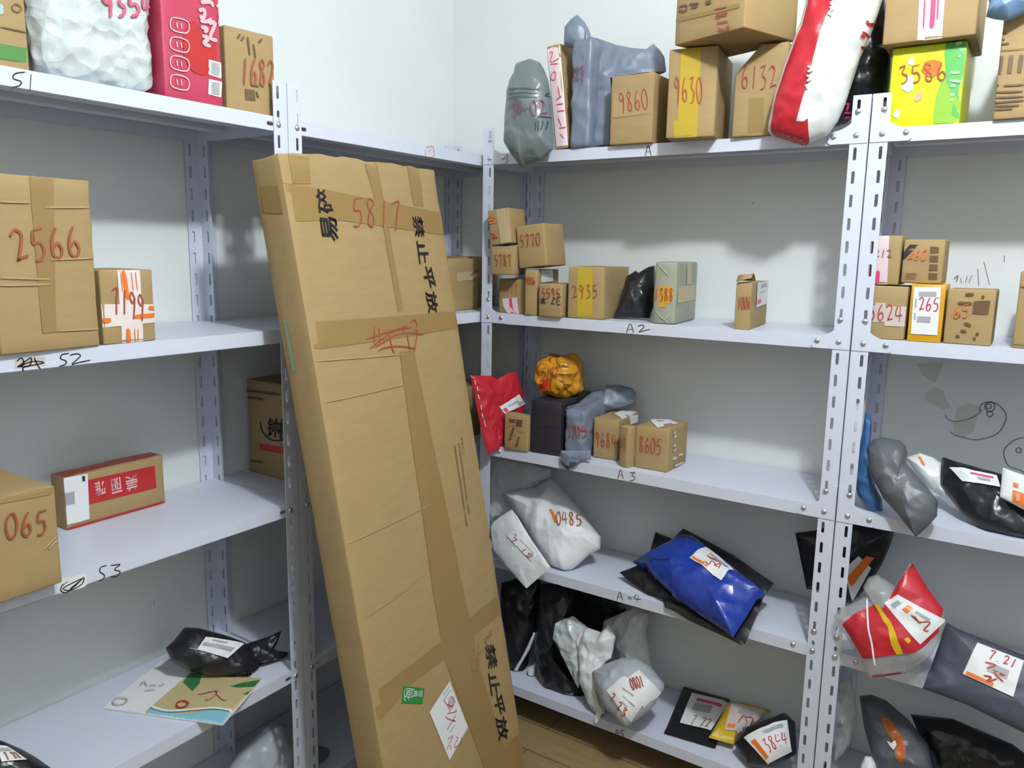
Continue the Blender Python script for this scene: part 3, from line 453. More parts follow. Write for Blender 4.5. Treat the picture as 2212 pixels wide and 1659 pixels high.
{"t":"bag","name":"blue_bag","label":"blue plastic bag lying on the barcode carton at the top right","cat":"bag","O":[1.66,-0.3,1.955],"u":[1.0,0.0,-0.0],"v":[0.0,0.2873,0.9578],"n":[0.0,-0.9578,0.2873],"outline":[[-0.1327,0.0111],[-0.1265,-0.0106],[-0.1291,-0.0377],[-0.1154,-0.0444],[-0.0908,-0.0516],[-0.077,-0.0459],[-0.0567,-0.0358],[-0.0513,-0.0032]],"Tf":0.03,"Tb":0.012,"mat":"plastic_lightblue","wr":0.008,"seed":13,"dec":[]},
{"t":"box","name":"carton","label":"small brown carton marked 5787, middle of the left stack","cat":"box","base":"A","z":1.39,"q":[0.394,-0.269,0.12,0.074,0.07,0.08,0.0],"mat":"kraft","dec":[["ink","handwritten_number","front","marker_red","5787",[0.0131,0.0258],[0.056,0.0009],[-0.0035,0.0306],0.0026,None]]},
{"t":"box","name":"carton","label":"small tilted carton with shiny tape and orange writing, topmost of the left stack","cat":"box","base":"A","z":1.4712,"q":[0.391,-0.26,0.107,0.068,0.1,0.098,0.12],"mat":"kraft","dec":[["poly","packing_tape","front","tape_shiny",[[0.0284,0.1014],[0.0586,0.1001],[0.0714,0.0043],[0.0348,0.0018]],0.0006,None],["strokes","handwritten_scribble","front","marker_orange",[[[0.0032,0.081],[0.0153,0.0794],[0.0241,0.0757]],[[0.002,0.0705],[0.0206,0.0708]],[[0.0043,0.0623],[0.0258,0.0623]]],0.005,None],["poly","red_mark","front","marker_red",[[0.0015,0.0361],[0.0135,0.0333],[0.0272,0.0172],[0.0088,0.0179]],0.0006,None]]},
{"t":"box","name":"carton","label":"brown cube carton marked 5770 perched on two smaller cartons","cat":"box","base":"A","z":1.4085,"q":[0.484,-0.224,0.026,0.09,0.113,0.117,0.117],"mat":"kraft","dec":[["ink","handwritten_number","front","marker_red","5770",[0.0088,0.0596],[0.0713,-0.0004],[-0.0001,0.0318],0.0026,None]]},
{"t":"box","name":"carton","label":"small brown carton with pink and white printed tape, bottom of the left stack","cat":"box","base":"A","z":1.278,"q":[0.3951,-0.1851,0.0158,0.0895,0.13,0.0992,0.0],"mat":"kraft","dec":[["poly","printed_tape","front","tape_pinkwhite",[[0.0125,0.0409],[0.0636,0.0473],[0.0711,0.001],[0.0316,-0.0026],[0.0162,0.0202]],0.0006,None],["poly","pink_print","front","print_pink",[[0.0358,0.0433],[0.0456,0.0443],[0.0531,0.0],[0.0416,-0.0012]],0.0009,"printed_tape"],["ink","handwritten_number","front","marker_orange","8477",[0.0106,0.0574],[0.0592,0.0022],[-0.0021,0.0234],0.0026,None]]},
{"t":"box","name":"carton","label":"narrow upright carton marked 9086 with a white label on its side","cat":"box","base":"A","z":1.278,"q":[0.4692,-0.2014,0.1458,0.0384,0.1572,0.1285,0.0],"mat":"kraft","dec":[["ink","handwritten_number","front","marker_red","9086",[0.0039,0.0881],[0.0292,0.0009],[-0.0018,0.0185],0.0025,None],["label","shipping_label","right","paper_white",[[0.0226,0.1271],[0.106,0.1287],[0.1082,0.0944],[0.0212,0.0926]],[["bar",0.08,0.9,0.5,0.95,"print_grey"],["bar",0.08,0.79,0.6333333333333333,0.84,"print_grey"],["bar",0.08,0.68,0.7666666666666666,0.73,"print_grey"]]]]},
{"t":"box","name":"carton","label":"small brown carton marked 5595 in front of the narrow carton","cat":"box","base":"A","z":1.278,"q":[0.548,-0.2286,0.0,0.0728,0.12,0.0909,0.0],"mat":"kraft","dec":[["ink","handwritten_number","front","marker_red","5595",[0.0105,0.0536],[0.0616,-0.0002],[-0.0007,0.0262],0.0026,None],["strokes","printed_mark","front","print_black",[[[0.0051,0.0481],[0.0236,0.0489],[0.0084,0.0403],[0.0239,0.0385],[0.0114,0.0457]],[[0.048,0.0527],[0.0547,0.053],[0.0439,0.0394],[0.0552,0.0374]],[[0.0601,0.0545],[0.0721,0.0564],[0.0727,0.0383],[0.0622,0.0377],[0.0601,0.0545]],[[0.0634,0.0456],[0.071,0.046]]],0.0022,None]]},
{"t":"box","name":"carton","label":"brown carton marked 2935 with a vertical yellow tape","cat":"box","base":"A","z":1.278,"q":[0.6386,-0.17,0.1214,0.1038,0.2048,0.1401,0.0],"mat":"kraft","dec":[["poly","yellow_tape","front","tape_yellow",[[0.0271,0.1361],[0.07,0.1371],[0.0743,-0.0003],[0.0291,-0.001]],0.0006,None],["ink","handwritten_number","front","marker_red","2935",[0.0119,0.0542],[0.0787,0.0068],[-0.0026,0.034],0.0026,None]]},
{"t":"bag","name":"black_bag","label":"black plastic bag standing between the 2935 carton and the green paper parcel","cat":"bag","O":[0.76,-0.17,1.278],"u":[0.9806,0.1961,-0.0],"v":[-0.0467,0.2335,0.9712],"n":[0.1905,-0.9524,0.2381],"outline":[[-0.0659,-0.006],[-0.0605,0.0202],[-0.049,0.0678],[-0.0422,0.1182],[-0.0227,0.1306],[-0.0172,0.1351],[-0.0078,0.1295],[0.0197,0.1477],[0.0339,0.151],[0.0417,0.1002],[0.0431,0.0421],[0.0367,0.0186],[0.0344,-0.0018],[-0.0117,-0.0075],[-0.053,-0.0095]],"Tf":0.05,"Tb":0.03,"mat":"plastic_black","wr":0.008,"seed":17,"dec":[]},
{"t":"box","name":"paper_parcel","label":"parcel in grey green paper with orange tape marked 1388","cat":"parcel","base":"A","z":1.278,"q":[0.8668,-0.1674,0.1038,0.0584,0.2001,0.158,0.0],"mat":"paper_greygreen","bev":0.006,"wr":0.0006,"dec":[["poly","orange_tape","front","tape_orange",[[-0.001,0.0969],[0.0602,0.0968],[0.0611,0.0541],[0.033,0.0528],[0.0329,0.0427],[0.0003,0.042]],0.0006,None],["poly","packing_tape","right","tape_tan",[[0.011,0.0959],[0.2002,0.0973],[0.2035,0.0555],[0.014,0.0533]],0.0006,None],["ink","handwritten_number","front","marker_red","1388",[0.003,0.0595],[0.0507,0.0018],[-0.0014,0.0308],0.0026,"orange_tape"],["strokes","paper_fold","front","paper_fold",[[[0.0111,0.1503],[0.037,0.1246]],[[0.0085,0.0329],[0.0317,0.0126],[0.0499,0.0323]],[[0.0317,0.0126],[0.0488,0.0001]]],0.003,None],["poly","packing_tape","right","tape_tan",[[0.0868,0.1562],[0.1327,0.156],[0.1389,0.099],[0.0949,0.0988]],0.0006,None]]},
{"t":"box","name":"small_carton","label":"small thin carton marked 1006 with an open top flap, alone on the second shelf","cat":"box","base":"A","z":1.278,"q":[1.0696,-0.1625,0.1005,0.0368,0.2095,0.1128,0.0],"mat":"kraft","flap":1,"bev":0.0015,"dec":[["ink","handwritten_number","front","marker_red","1006",[0.0064,0.0495],[0.0333,0.0027],[-0.0018,0.0277],0.0026,None],["label","shipping_label","right","paper_white",[[0.0575,0.112],[0.2081,0.1141],[0.194,0.054],[0.0615,0.0507]],[["bar",0.3,0.75,0.8,0.9,"print_grey"],["bar",0.2,0.55,0.7,0.6,"print_grey"],["bar",0.05,0.12,0.4,0.3,"print_pink"]]]]},
{"t":"box","name":"carton","label":"brown carton marked 5624 on white paper strips, behind the right-hand post","cat":"box","base":"A","z":1.278,"q":[1.3978,-0.1948,-0.0007,0.0787,0.14,0.1162,0.0],"mat":"kraft","dec":[["poly","paper_strip","front","paper_pale",[[-0.0043,0.0786],[0.0362,0.0795],[0.0408,0.0381],[-0.0007,0.0355]],0.0006,None],["poly","paper_strip","front","paper_pale",[[0.0378,0.0723],[0.0792,0.0738],[0.0785,0.0301],[0.0377,0.0295]],0.0008,None],["ink","handwritten_number","front","marker_red","5624",[0.0027,0.042],[0.072,-0.0027],[-0.0021,0.0358],0.0026,None]]},
{"t":"box","name":"orange_box","label":"orange box with a white label marked 265 on the second right shelf","cat":"box","base":"A","z":1.278,"q":[1.4755,-0.2148,0.0119,0.065,0.11,0.1229,0.0],"mat":"print_orangebox","bev":0.002,"dec":[["label","shipping_label","front","paper_white",[[0.0047,0.1169],[0.0558,0.1188],[0.0583,0.0165],[0.0073,0.016]],[["bar",0.2,0.8,0.85,0.9,"print_grey"],["bar",0.08,0.55,0.14,0.75,"print_grey"],["bar",0.08,0.3,0.14,0.45,"print_grey"],["bar",0.2,0.25,0.7,0.38,"print_grey"],["ink","265",0.2,0.5,1.0,0.78,"marker_crimson"]]]]},
{"t":"box","name":"carton","label":"carton with brown splotched print beside the orange box","cat":"box","base":"A","z":1.278,"q":[1.5566,-0.2044,0.0015,0.0876,0.12,0.115,0.0],"mat":"kraft","dec":[["poly","printed_patch","front","print_brown",[[0.0489,0.0916],[0.0783,0.094],[0.0771,0.0647],[0.0481,0.065]],0.0006,None],["strokes","printed_text","front","print_brown",[[[0.0321,0.1046],[0.0476,0.1053]],[[0.0615,0.102],[0.0668,0.1003]],[[0.0208,0.0604],[0.0277,0.0609]],[[0.0362,0.0454],[0.0488,0.0403]],[[0.0308,0.0291],[0.0414,0.0278]],[[0.0589,0.0251],[0.0642,0.0235]],[[0.0547,0.0148],[0.0601,0.0132]],[[0.0232,0.0165],[0.0302,0.017]],[[0.02,0.0863],[0.046,0.0866]]],0.006,None],["ink","handwritten_number","front","marker_orange","65",[0.0126,0.054],[0.0325,0.0056],[-0.0025,0.0258],0.0026,None]]},
{"t":"box","name":"carton","label":"plain brown carton at the right edge of the picture on the second shelf","cat":"box","base":"A","z":1.278,"q":[1.718,-0.19,0.0,0.16,0.15,0.155,0.0],"mat":"kraft","dec":[["strokes","carton_seam","front","tape_brown",[[[-0.0299,0.1247],[0.0228,0.1257]],[[-0.0307,0.01],[0.0351,0.0083]]],0.003,None]]},
{"t":"box","name":"carton","label":"carton with white and pink printed tape marked 212 on top of the 5624 carton","cat":"box","base":"A","z":1.397,"q":[1.3837,-0.1999,-0.0008,0.0605,0.11,0.1063,0.0],"mat":"kraft","dec":[["poly","printed_tape","front","tape_pinkwhite",[[0.003,0.1071],[0.0345,0.1078],[0.0392,-0.0005],[0.0056,-0.0028]],0.0006,None],["strokes","printed_text","front","print_pink",[[[0.0098,0.1061],[0.0095,0.0876]],[[0.0183,0.03],[0.0183,-0.0033]]],0.009,None],["ink","handwritten_number","front","marker_faded","212",[0.0071,0.0587],[0.0372,0.0004],[-0.0004,0.0166],0.0026,None]]},
{"t":"box","name":"carton","label":"film-wrapped carton with dark slanted stripe and four dark squares, on the orange box","cat":"box","base":"A","z":1.402,"q":[1.4576,-0.2049,0.0058,0.0791,0.1,0.0933,0.0],"mat":"kraft","dec":[["poly","printed_stripe","front","print_dark",[[0.0117,0.0822],[0.0273,0.0823],[0.0043,0.0507],[-0.0026,0.0486],[-0.0033,0.0628]],0.0006,None],["ink","handwritten_number","front","marker_orange","260",[0.008,0.0508],[0.0385,-0.0015],[0.0036,0.0223],0.0026,None],["poly","printed_square","front","print_brown",[[0.0516,0.0786],[0.0678,0.0777],[0.0683,0.0649],[0.0518,0.0646]],0.0006,None],["poly","printed_square","front","print_brown",[[0.0522,0.06],[0.0684,0.0593],[0.0689,0.0464],[0.0524,0.046]],0.0006,None],["poly","printed_square","front","print_brown",[[0.0529,0.0414],[0.0691,0.0408],[0.0696,0.0278],[0.0531,0.0274]],0.0006,None],["poly","printed_square","front","print_brown",[[0.0535,0.0228],[0.0698,0.0222],[0.0703,0.0092],[0.0537,0.0087]],0.0006,None],["strokes","printed_text","front","print_brown",[[[0.0089,0.0203],[0.0311,0.0209]],[[0.0084,0.0152],[0.0315,0.0159]],[[0.008,0.0101],[0.0301,0.0108]]],0.0015,None]]},
{"t":"bag","name":"red_mailer","label":"bright red plastic mailer bag sticking out at the left end of the third shelf","cat":"bag","O":[0.36,-0.31,0.95],"u":[0.3102,0.9507,-0.0],"v":[-0.0947,0.0309,0.995],"n":[0.9459,-0.3087,0.0996],"outline":[[-0.0541,0.1509],[0.0195,0.1441],[0.0413,0.1318],[0.0764,0.1454],[0.1125,0.1506],[0.1361,0.0849],[0.1429,0.041],[0.1164,-0.0209],[0.048,-0.0781],[0.0015,-0.0874],[-0.0073,-0.0914],[-0.0245,-0.0209],[-0.0403,0.0675]],"Tf":0.014,"Tb":0.005,"mat":"plastic_red","wr":0.006,"seed":19,"dec":[["label","shipping_label","front","paper_white",[[0.0344,0.0515],[0.1071,0.0818],[0.134,0.0498],[0.0505,0.0287]],[["bar",0.05,0.1,0.2,0.6,"print_pink"],["bar",0.3,0.5,0.8,0.62,"print_grey"],["bar",0.7,0.1,0.95,0.4,"print_grey"]]],["strokes","seal_line","front","paper_white",[[[-0.0469,0.137],[-0.0444,0.1232]],[[-0.0405,0.1194],[-0.0388,0.1056]],[[-0.0378,0.0952],[-0.0357,0.0813]],[[-0.0321,0.0638],[-0.0296,0.0498]],[[-0.0285,0.0393],[-0.0251,0.0251]],[[-0.0222,0.0179],[-0.0175,-0.0035]]],0.002,None]]},
{"t":"box","name":"carton","label":"small brown carton with dark smudged prints, right of the red mailer","cat":"box","base":"A","z":0.878,"q":[0.4386,-0.2617,0.0529,0.0793,0.04,0.1065,0.0],"mat":"kraft","dec":[["poly","printed_mark","front","print_brown",[[0.0167,0.0931],[0.0386,0.0941],[0.0369,0.0834],[0.0169,0.0826]],0.0006,None],["poly","printed_mark","front","print_brown",[[0.0406,0.0943],[0.0616,0.0952],[0.0608,0.0749],[0.0391,0.0731]],0.0006,None],["poly","printed_mark","front","print_brown",[[0.0291,0.0701],[0.036,0.0674],[0.0239,0.0287],[0.0138,0.0291]],0.0006,None],["poly","printed_mark","front","print_brown",[[0.0484,0.0445],[0.0536,0.0434],[0.0463,0.0124],[0.0383,0.013]],0.0006,None],["strokes","handwritten_scribble","front","marker_orange",[[[0.0071,0.0672],[0.035,0.0778],[0.0512,0.0624],[0.0749,0.062]],[[0.0117,0.0324],[0.0435,0.0508]]],0.002,None]]},
{"t":"box","name":"black_box","label":"black cardboard box under the orange parcel on the third shelf","cat":"box","base":"A","z":0.878,"q":[0.5215,-0.1541,0.0887,0.0955,0.225,0.158,0.0],"mat":"card_black","dec":[["poly","packing_tape","front","tape_black",[[-0.0002,0.1138],[0.0953,0.1196],[0.0945,0.0871],[-0.0001,0.079]],0.0006,None]]},
{"t":"lump","name":"orange_parcel","label":"crumpled orange yellow plastic parcel marked 5102 on the black box","cat":"parcel","base":"A","z":1.0365,"q":[0.518,-0.17,0.1,0.128,0.13,0.116,0.0],"mat":"plastic_orange","rnd":0.042,"wr":0.016,"seed":23,"dec":[["ink","handwritten_number","front","marker_red","5102",[0.0397,0.0596],[0.0502,0.0059],[-0.0026,0.029],0.003,None],["poly","red_print","front","print_red",[[0.0304,0.0519],[0.0567,0.057],[0.0556,0.0266],[0.0273,0.0256]],0.0006,None],["strokes","printed_text","front","print_brown",[[[0.0456,0.1218],[0.0573,0.1056]],[[0.068,0.1235],[0.0798,0.1007]],[[0.0879,0.0741],[0.1283,0.0743]],[[0.0883,0.0605],[0.107,0.052]],[[0.1035,0.0449],[0.1183,0.0429]],[[0.0854,0.0329],[0.0967,0.0272]],[[0.0747,0.0147],[0.0934,0.0131]],[[0.0835,0.101],[0.113,0.0966]],[[0.0163,0.0851],[0.0311,0.1001]]],0.003,None],["strokes","red_print","front","print_red",[[[0.0631,0.0548],[0.0669,0.0277]]],0.004,None]]},
{"t":"lump","name":"wrapped_parcel","label":"blue grey plastic-wrapped parcel marked 3705 with a loose tail behind","cat":"parcel","base":"A","z":0.878,"q":[0.614,-0.1576,0.0856,0.064,0.2,0.1379,0.0],"mat":"plastic_bluegrey","rnd":0.014,"wr":0.006,"seed":29,"slope":0.03,"dec":[["ink","handwritten_number","front","marker_red","3705",[0.0113,0.0654],[0.057,0.0012],[-0.0021,0.0327],0.003,None]]},
{"t":"bag","name":"loose_bag_flap","label":"x","cat":"bag","O":[0.65,-0.1,1.01],"u":[0.9439,0.3304,-0.0],"v":[-0.09,0.2572,0.9622],"n":[0.3179,-0.9082,0.2724],"outline":[[-0.1142,-0.0212],[-0.0845,0.0071],[-0.0552,0.0389],[-0.0208,0.048],[-0.0148,0.0624],[0.0267,0.0648],[0.0652,0.0566],[0.0747,0.0432],[0.0717,0.0118],[0.0247,-0.0051],[-0.0258,-0.0258],[-0.0594,-0.0456],[-0.1112,-0.0368]],"Tf":0.025,"Tb":0.008,"mat":"plastic_bluegrey","wr":0.008,"seed":31,"childof":1,"dec":[]},
{"t":"bag","name":"loose_bag_flap","label":"x","cat":"bag","O":[0.6,-0.281,0.85],"u":[0.995,0.0995,-0.0],"v":[0.0,0.0,1.0],"n":[0.0995,-0.995,0.0],"outline":[[-0.0078,0.0527],[0.084,0.0651],[0.0867,0.0386],[0.057,0.0294],[0.0203,0.0013],[-0.0019,0.0158],[-0.0098,0.0353]],"Tf":0.008,"Tb":0.001,"mat":"plastic_bluegrey","wr":0.004,"seed":33,"childof":2,"dec":[]},
{"t":"box","name":"carton","label":"brown carton marked 9684 with a white label folded over its top","cat":"box","base":"A","z":0.878,"q":[0.6895,-0.1313,0.062,0.0758,0.15,0.1157,0.0],"mat":"kraft","dec":[["ink","handwritten_number","front","marker_red","9684",[0.006,0.0344],[0.0682,0.0021],[-0.0015,0.041],0.0026,None],["label","shipping_label","top","paper_white",[[0.026,0.1846],[0.1053,0.1335],[0.1195,-0.0204],[0.0283,0.0799]],[["bar",0.1,0.6,0.25,0.8,"print_pink"],["bar",0.4,0.3,0.8,0.4,"print_grey"],["ink","7",0.5,0.5,0.7,0.8,"marker_grey"]]],["poly","label_fold","right","paper_white",[[0.0794,0.118],[0.2134,0.0986],[0.2152,0.0838],[0.0871,0.089]],0.0006,None]]},
{"t":"box","name":"small_carton","label":"tiny narrow carton marked 5347 standing at the shelf edge by 8605","cat":"box","base":"A","z":0.878,"q":[0.7775,-0.238,1.2,0.03,0.03,0.113,0.0],"mat":"kraft","bev":0.0015,"dec":[["ink","handwritten_number","left","marker_red","53",[0.0016,0.0669],[0.0254,0.0036],[-0.0006,0.0114],0.0022,None],["ink","handwritten_number","left","marker_red","47",[0.0027,0.0489],[0.0254,0.0037],[-0.0007,0.0115],0.0022,None]]},
{"t":"box","name":"carton","label":"brown carton marked 8605 with a white label on top","cat":"box","base":"A","z":0.878,"q":[0.8461,-0.1659,-0.0094,0.0953,0.135,0.1169,0.0],"mat":"kraft","dec":[["ink","handwritten_number","front","marker_red","8605",[0.0122,0.0455],[0.0682,0.0036],[-0.0019,0.0423],0.0026,None],["label","shipping_label","top","paper_white",[[-0.0102,0.1016],[0.0437,0.1247],[0.0843,0.0945],[0.0626,0.0025]],[["bar",0.3,0.6,0.6,0.8,"print_grey"],["bar",0.35,0.05,0.75,0.2,"print_pink"]]],["strokes","printed_patch","right","paper_pale",[[[0.0295,0.1045],[0.0455,0.1032]],[[0.0323,0.0943],[0.0509,0.0925]],[[0.0341,0.068],[0.0502,0.0665]],[[0.0357,0.0547],[0.0518,0.0547]],[[0.0706,0.0344],[0.1042,0.0308]],[[0.0305,0.0329],[0.0631,0.0294]],[[0.0495,0.0092],[0.1161,0.0047]]],0.008,None]]},
{"t":"box","name":"carton","label":"carton wrapped in glossy tape on the corner shelf, behind the tall carton","cat":"box","base":"S","z":1.278,"q":[0.1399,-0.2552,-0.0007,0.1463,0.17,0.155,0.0],"mat":"kraft","dec":[["poly","packing_tape","front","tape_shiny",[[0.0366,0.1134],[0.166,0.1176],[0.1664,0.0913],[0.0391,0.0881]],0.0006,None],["strokes","handwritten_scribble","front","marker_red",[[[0.1024,0.104],[0.1411,0.1179],[0.1465,0.0888]],[[0.1216,0.1123],[0.156,0.1148]],[[0.1171,0.0894],[0.1513,0.1003]]],0.004,None]]},
{"t":"box","name":"carton","label":"dark brown carton at the back of the corner shelf, second level","cat":"box","base":"S","z":1.278,"q":[0.11,-0.1,0.0,0.16,0.13,0.16,0.0],"mat":"kraft_dark","dec":[]},
{"t":"box","name":"carton","label":"brown carton with a round black printed emblem, on the third corner shelf","cat":"box","base":"A","z":0.878,"q":[0.135,-0.785,0.0,0.255,0.2,0.245,0.0],"mat":"kraft","dec":[["cjk","printed_text","front","print_black","钟",[0.0727,0.1045],[0.0425,0.0021],[0.0088,0.0507],None],["cjk","printed_text","front","print_black","楼",[0.1151,0.1045],[0.0473,0.0029],[0.0084,0.0522],None],["strokes","printed_emblem","front","print_black",[[[0.0501,0.1407],[0.055,0.1186],[0.0787,0.1012],[0.1088,0.0983],[0.1449,0.1089],[0.1632,0.1257]]],0.004,None],["poly","red_print","front","print_red",[[0.0437,0.0815],[0.1673,0.0859],[0.1666,0.0695],[0.0446,0.0648]],0.0006,None],["strokes","printed_text","front","print_brown",[[[-0.0147,0.2138],[0.1324,0.2182]],[[-0.0157,0.197],[0.0655,0.1983]],[[-0.01,0.0285],[0.0566,0.0331]]],0.006,None]]},
{"t":"box","name":"carton","label":"dark carton in shadow on the third corner shelf by the red mailer","cat":"box","base":"S","z":0.878,"q":[0.13,-0.2,0.0,0.2,0.2,0.16,0.0],"mat":"kraft_dark","dec":[["strokes","printed_mark","front","print_black",[[[0.3212,0.2303],[0.3291,0.2056]],[[0.3113,0.2055],[0.3436,0.2]]],0.008,None]]},
{"t":"box","name":"black_box","label":"black box in shadow on the third corner shelf behind the tall carton","cat":"box","base":"S","z":0.878,"q":[0.16,-0.42,0.0,0.18,0.18,0.13,0.0],"mat":"card_black","dec":[["poly","orange_print","front","print_orange",[[0.2324,0.1974],[0.2621,0.1956],[0.2624,0.1773],[0.2356,0.1783]],0.0006,None]]},
{"t":"box","name":"carton","label":"brown carton with a green band at the far left of the top shelf","cat":"box","base":"S","z":1.728,"q":[0.178,-1.617,0.0,0.26,0.2,0.26,0.0],"mat":"kraft","dec":[["poly","green_band","front","print_darkgreen",[[0.1788,0.034],[0.268,0.0375],[0.271,0.0144],[0.1769,0.0114]],0.0006,None],["strokes","printed_text","front","print_brown",[[[0.2202,0.0606],[0.2593,0.0612]],[[0.239,0.093],[0.2458,0.1009],[0.2538,0.0966],[0.2469,0.0887],[0.239,0.093]]],0.002,None],["poly","printed_mark","front","print_teal",[[0.2192,0.0963],[0.227,0.0941],[0.227,0.0818],[0.2176,0.0775]],0.0006,None]]},
{"t":"lump","name":"bubble_parcel","label":"large clear bubble-wrapped parcel marked 9354 on the top left shelf","cat":"parcel","base":"S","z":1.728,"q":[0.1874,-1.3692,-0.0269,0.2084,0.2,0.25,0.0],"mat":"bubble_wrap","rnd":0.03,"wr":0.007,"seed":37,"bubbles":1,"dec":[["ink","handwritten_number","front","marker_pink","9354",[0.11,0.1154],[0.094,0.0217],[-0.0049,0.0324],0.005,None]]},
{"t":"box","name":"red_box","label":"red printed box with white icons in clear film on the top left shelf","cat":"box","base":"S","z":1.728,"q":[0.2507,-1.1953,0.0378,0.1285,0.08,0.25,0.0],"mat":"print_redbox","bev":0.003,"dec":[["poly","red_oval","front","print_red",[[0.0686,0.1474],[0.0556,0.1417],[0.0466,0.1216],[0.0423,0.1014],[0.0427,0.0822],[0.0509,0.0618],[0.0631,0.0537],[0.0824,0.0514],[0.1026,0.0585],[0.1136,0.0768],[0.1181,0.0979],[0.1157,0.1148],[0.1094,0.1214],[0.104,0.1149],[0.1019,0.1065],[0.0854,0.1056],[0.0825,0.1259],[0.0811,0.1426]],0.0006,None],["strokes","printed_icon","front","print_palepink",[[[0.0218,0.1412],[0.0541,0.142],[0.0516,0.1221],[0.0191,0.121],[0.0218,0.1412]],[[0.0306,0.1357],[0.0315,0.1258]],[[0.0398,0.1367],[0.0407,0.1267]]],0.0025,None],["strokes","printed_icon","front","print_palepink",[[[0.0197,0.1072],[0.052,0.1074],[0.0496,0.0875],[0.017,0.087],[0.0197,0.1072]],[[0.0285,0.1016],[0.0294,0.0916]],[[0.0377,0.1023],[0.0387,0.0923]]],0.0025,None],["strokes","printed_icon","front","print_palepink",[[[0.0177,0.0738],[0.05,0.0733],[0.0476,0.0533],[0.0149,0.0534],[0.0177,0.0738]],[[0.0264,0.0679],[0.0273,0.0578]],[[0.0357,0.0685],[0.0366,0.0583]]],0.0025,None],["strokes","printed_icon","front","print_palepink",[[[0.0156,0.0401],[0.048,0.039],[0.0455,0.0189],[0.0128,0.0197],[0.0156,0.0401]],[[0.0244,0.034],[0.0253,0.0238]],[[0.0336,0.0344],[0.0346,0.0242]]],0.0025,None],["poly","printed_patch","front","paper_white",[[0.0982,0.0844],[0.1284,0.0838],[0.126,0.0541],[0.0961,0.0559]],0.0006,None],["poly","printed_patch","front","paper_white",[[0.0962,0.0479],[0.1271,0.0481],[0.1232,0.018],[0.0934,0.0192]],0.0006,None],["strokes","printed_texture","front","print_grey",[[[0.1021,0.0799],[0.1231,0.08]],[[0.1019,0.0769],[0.123,0.077]],[[0.1018,0.0739],[0.1228,0.074]],[[0.1016,0.0709],[0.1226,0.071]],[[0.1014,0.0679],[0.1225,0.068]],[[0.1013,0.065],[0.1223,0.0649]],[[0.1011,0.062],[0.1221,0.0619]],[[0.1009,0.059],[0.122,0.0589]]],0.0012,None],["strokes","printed_texture","front","print_grey",[[[0.1001,0.0432],[0.1211,0.043]],[[0.0999,0.0402],[0.121,0.0399]],[[0.0997,0.0373],[0.1208,0.0369]],[[0.0996,0.0343],[0.1206,0.0339]],[[0.0994,0.0313],[0.1205,0.0309]],[[0.0992,0.0283],[0.1203,0.0278]],[[0.0991,0.0253],[0.1202,0.0248]],[[0.0989,0.0223],[0.12,0.0218]]],0.0012,None],["strokes","printed_title","front","print_palepink",[[[0.085,0.1838],[0.0966,0.1881],[0.1098,0.1902],[0.1119,0.1829]],[[0.0793,0.1681],[0.0925,0.1727],[0.0901,0.1591],[0.0803,0.158]],[[0.0815,0.1505],[0.0979,0.1531],[0.1082,0.1609]],[[0.0825,0.139],[0.0972,0.1398],[0.0902,0.1316]],[[0.101,0.1499],[0.1162,0.1549],[0.1029,0.1253],[0.1195,0.1237]],[[0.0848,0.1239],[0.0995,0.1232],[0.0874,0.1113],[0.1037,0.1095]]],0.007,None],["strokes","printed_text","front","print_palepink",[[[0.1294,0.182],[0.1245,0.1528]],[[0.1214,0.1892],[0.1246,0.1861]]],0.005,None]]},
{"t":"box","name":"carton","label":"brown carton marked 1682 beside the red box, next to the left post","cat":"box","base":"S","z":1.728,"q":[0.1762,-1.0373,-0.1318,0.1116,0.2,0.1639,0.0],"mat":"kraft","dec":[["ink","handwritten_number","front","marker_brown","1682",[0.0307,0.0554],[0.0812,0.0077],[0.0014,0.0509],0.0045,None],["poly","printed_square","front","print_brown",[[0.0409,0.0478],[0.0632,0.0485],[0.064,0.027],[0.0416,0.0259]],0.0006,None],["strokes","printed_text","front","print_brown",[[[0.051,0.1505],[0.0545,0.1161]],[[0.0637,0.139],[0.0675,0.1114]],[[0.0282,0.1431],[0.035,0.1529]],[[0.0361,0.1406],[0.0429,0.1489]],[[0.0755,0.1441],[0.0842,0.153]],[[0.0536,0.0577],[0.0719,0.0578]],[[0.0665,0.0468],[0.071,0.0345]]],0.004,None]]},
{"t":"box","name":"carton","label":"large creased brown carton marked 2566 on the second left shelf","cat":"box","base":"S","z":1.278,"q":[0.2056,-1.5053,0.0646,0.1664,0.2,0.2839,0.0],"mat":"kraft","crease":1,"dec":[["ink","handwritten_number","front","marker_brown","2566",[0.0298,0.1469],[0.1186,0.0107],[-0.0064,0.0501],0.0045,None],["poly","packing_tape","front","tape_brown",[[0.0662,0.2863],[0.1055,0.2876],[0.0897,0.0305],[0.0665,0.03]],0.0006,None],["strokes","cardboard_crease","front","kraft_light",[[[0.0189,0.2407],[0.0637,0.2424]],[[0.0877,0.236],[0.1617,0.2402]],[[0.09,0.1513],[0.1641,0.1542]],[[0.0088,0.123],[0.0852,0.1192]],[[0.0077,0.111],[0.0856,0.1105]],[[0.0899,0.0329],[0.1639,0.0309]]],0.003,None]]},
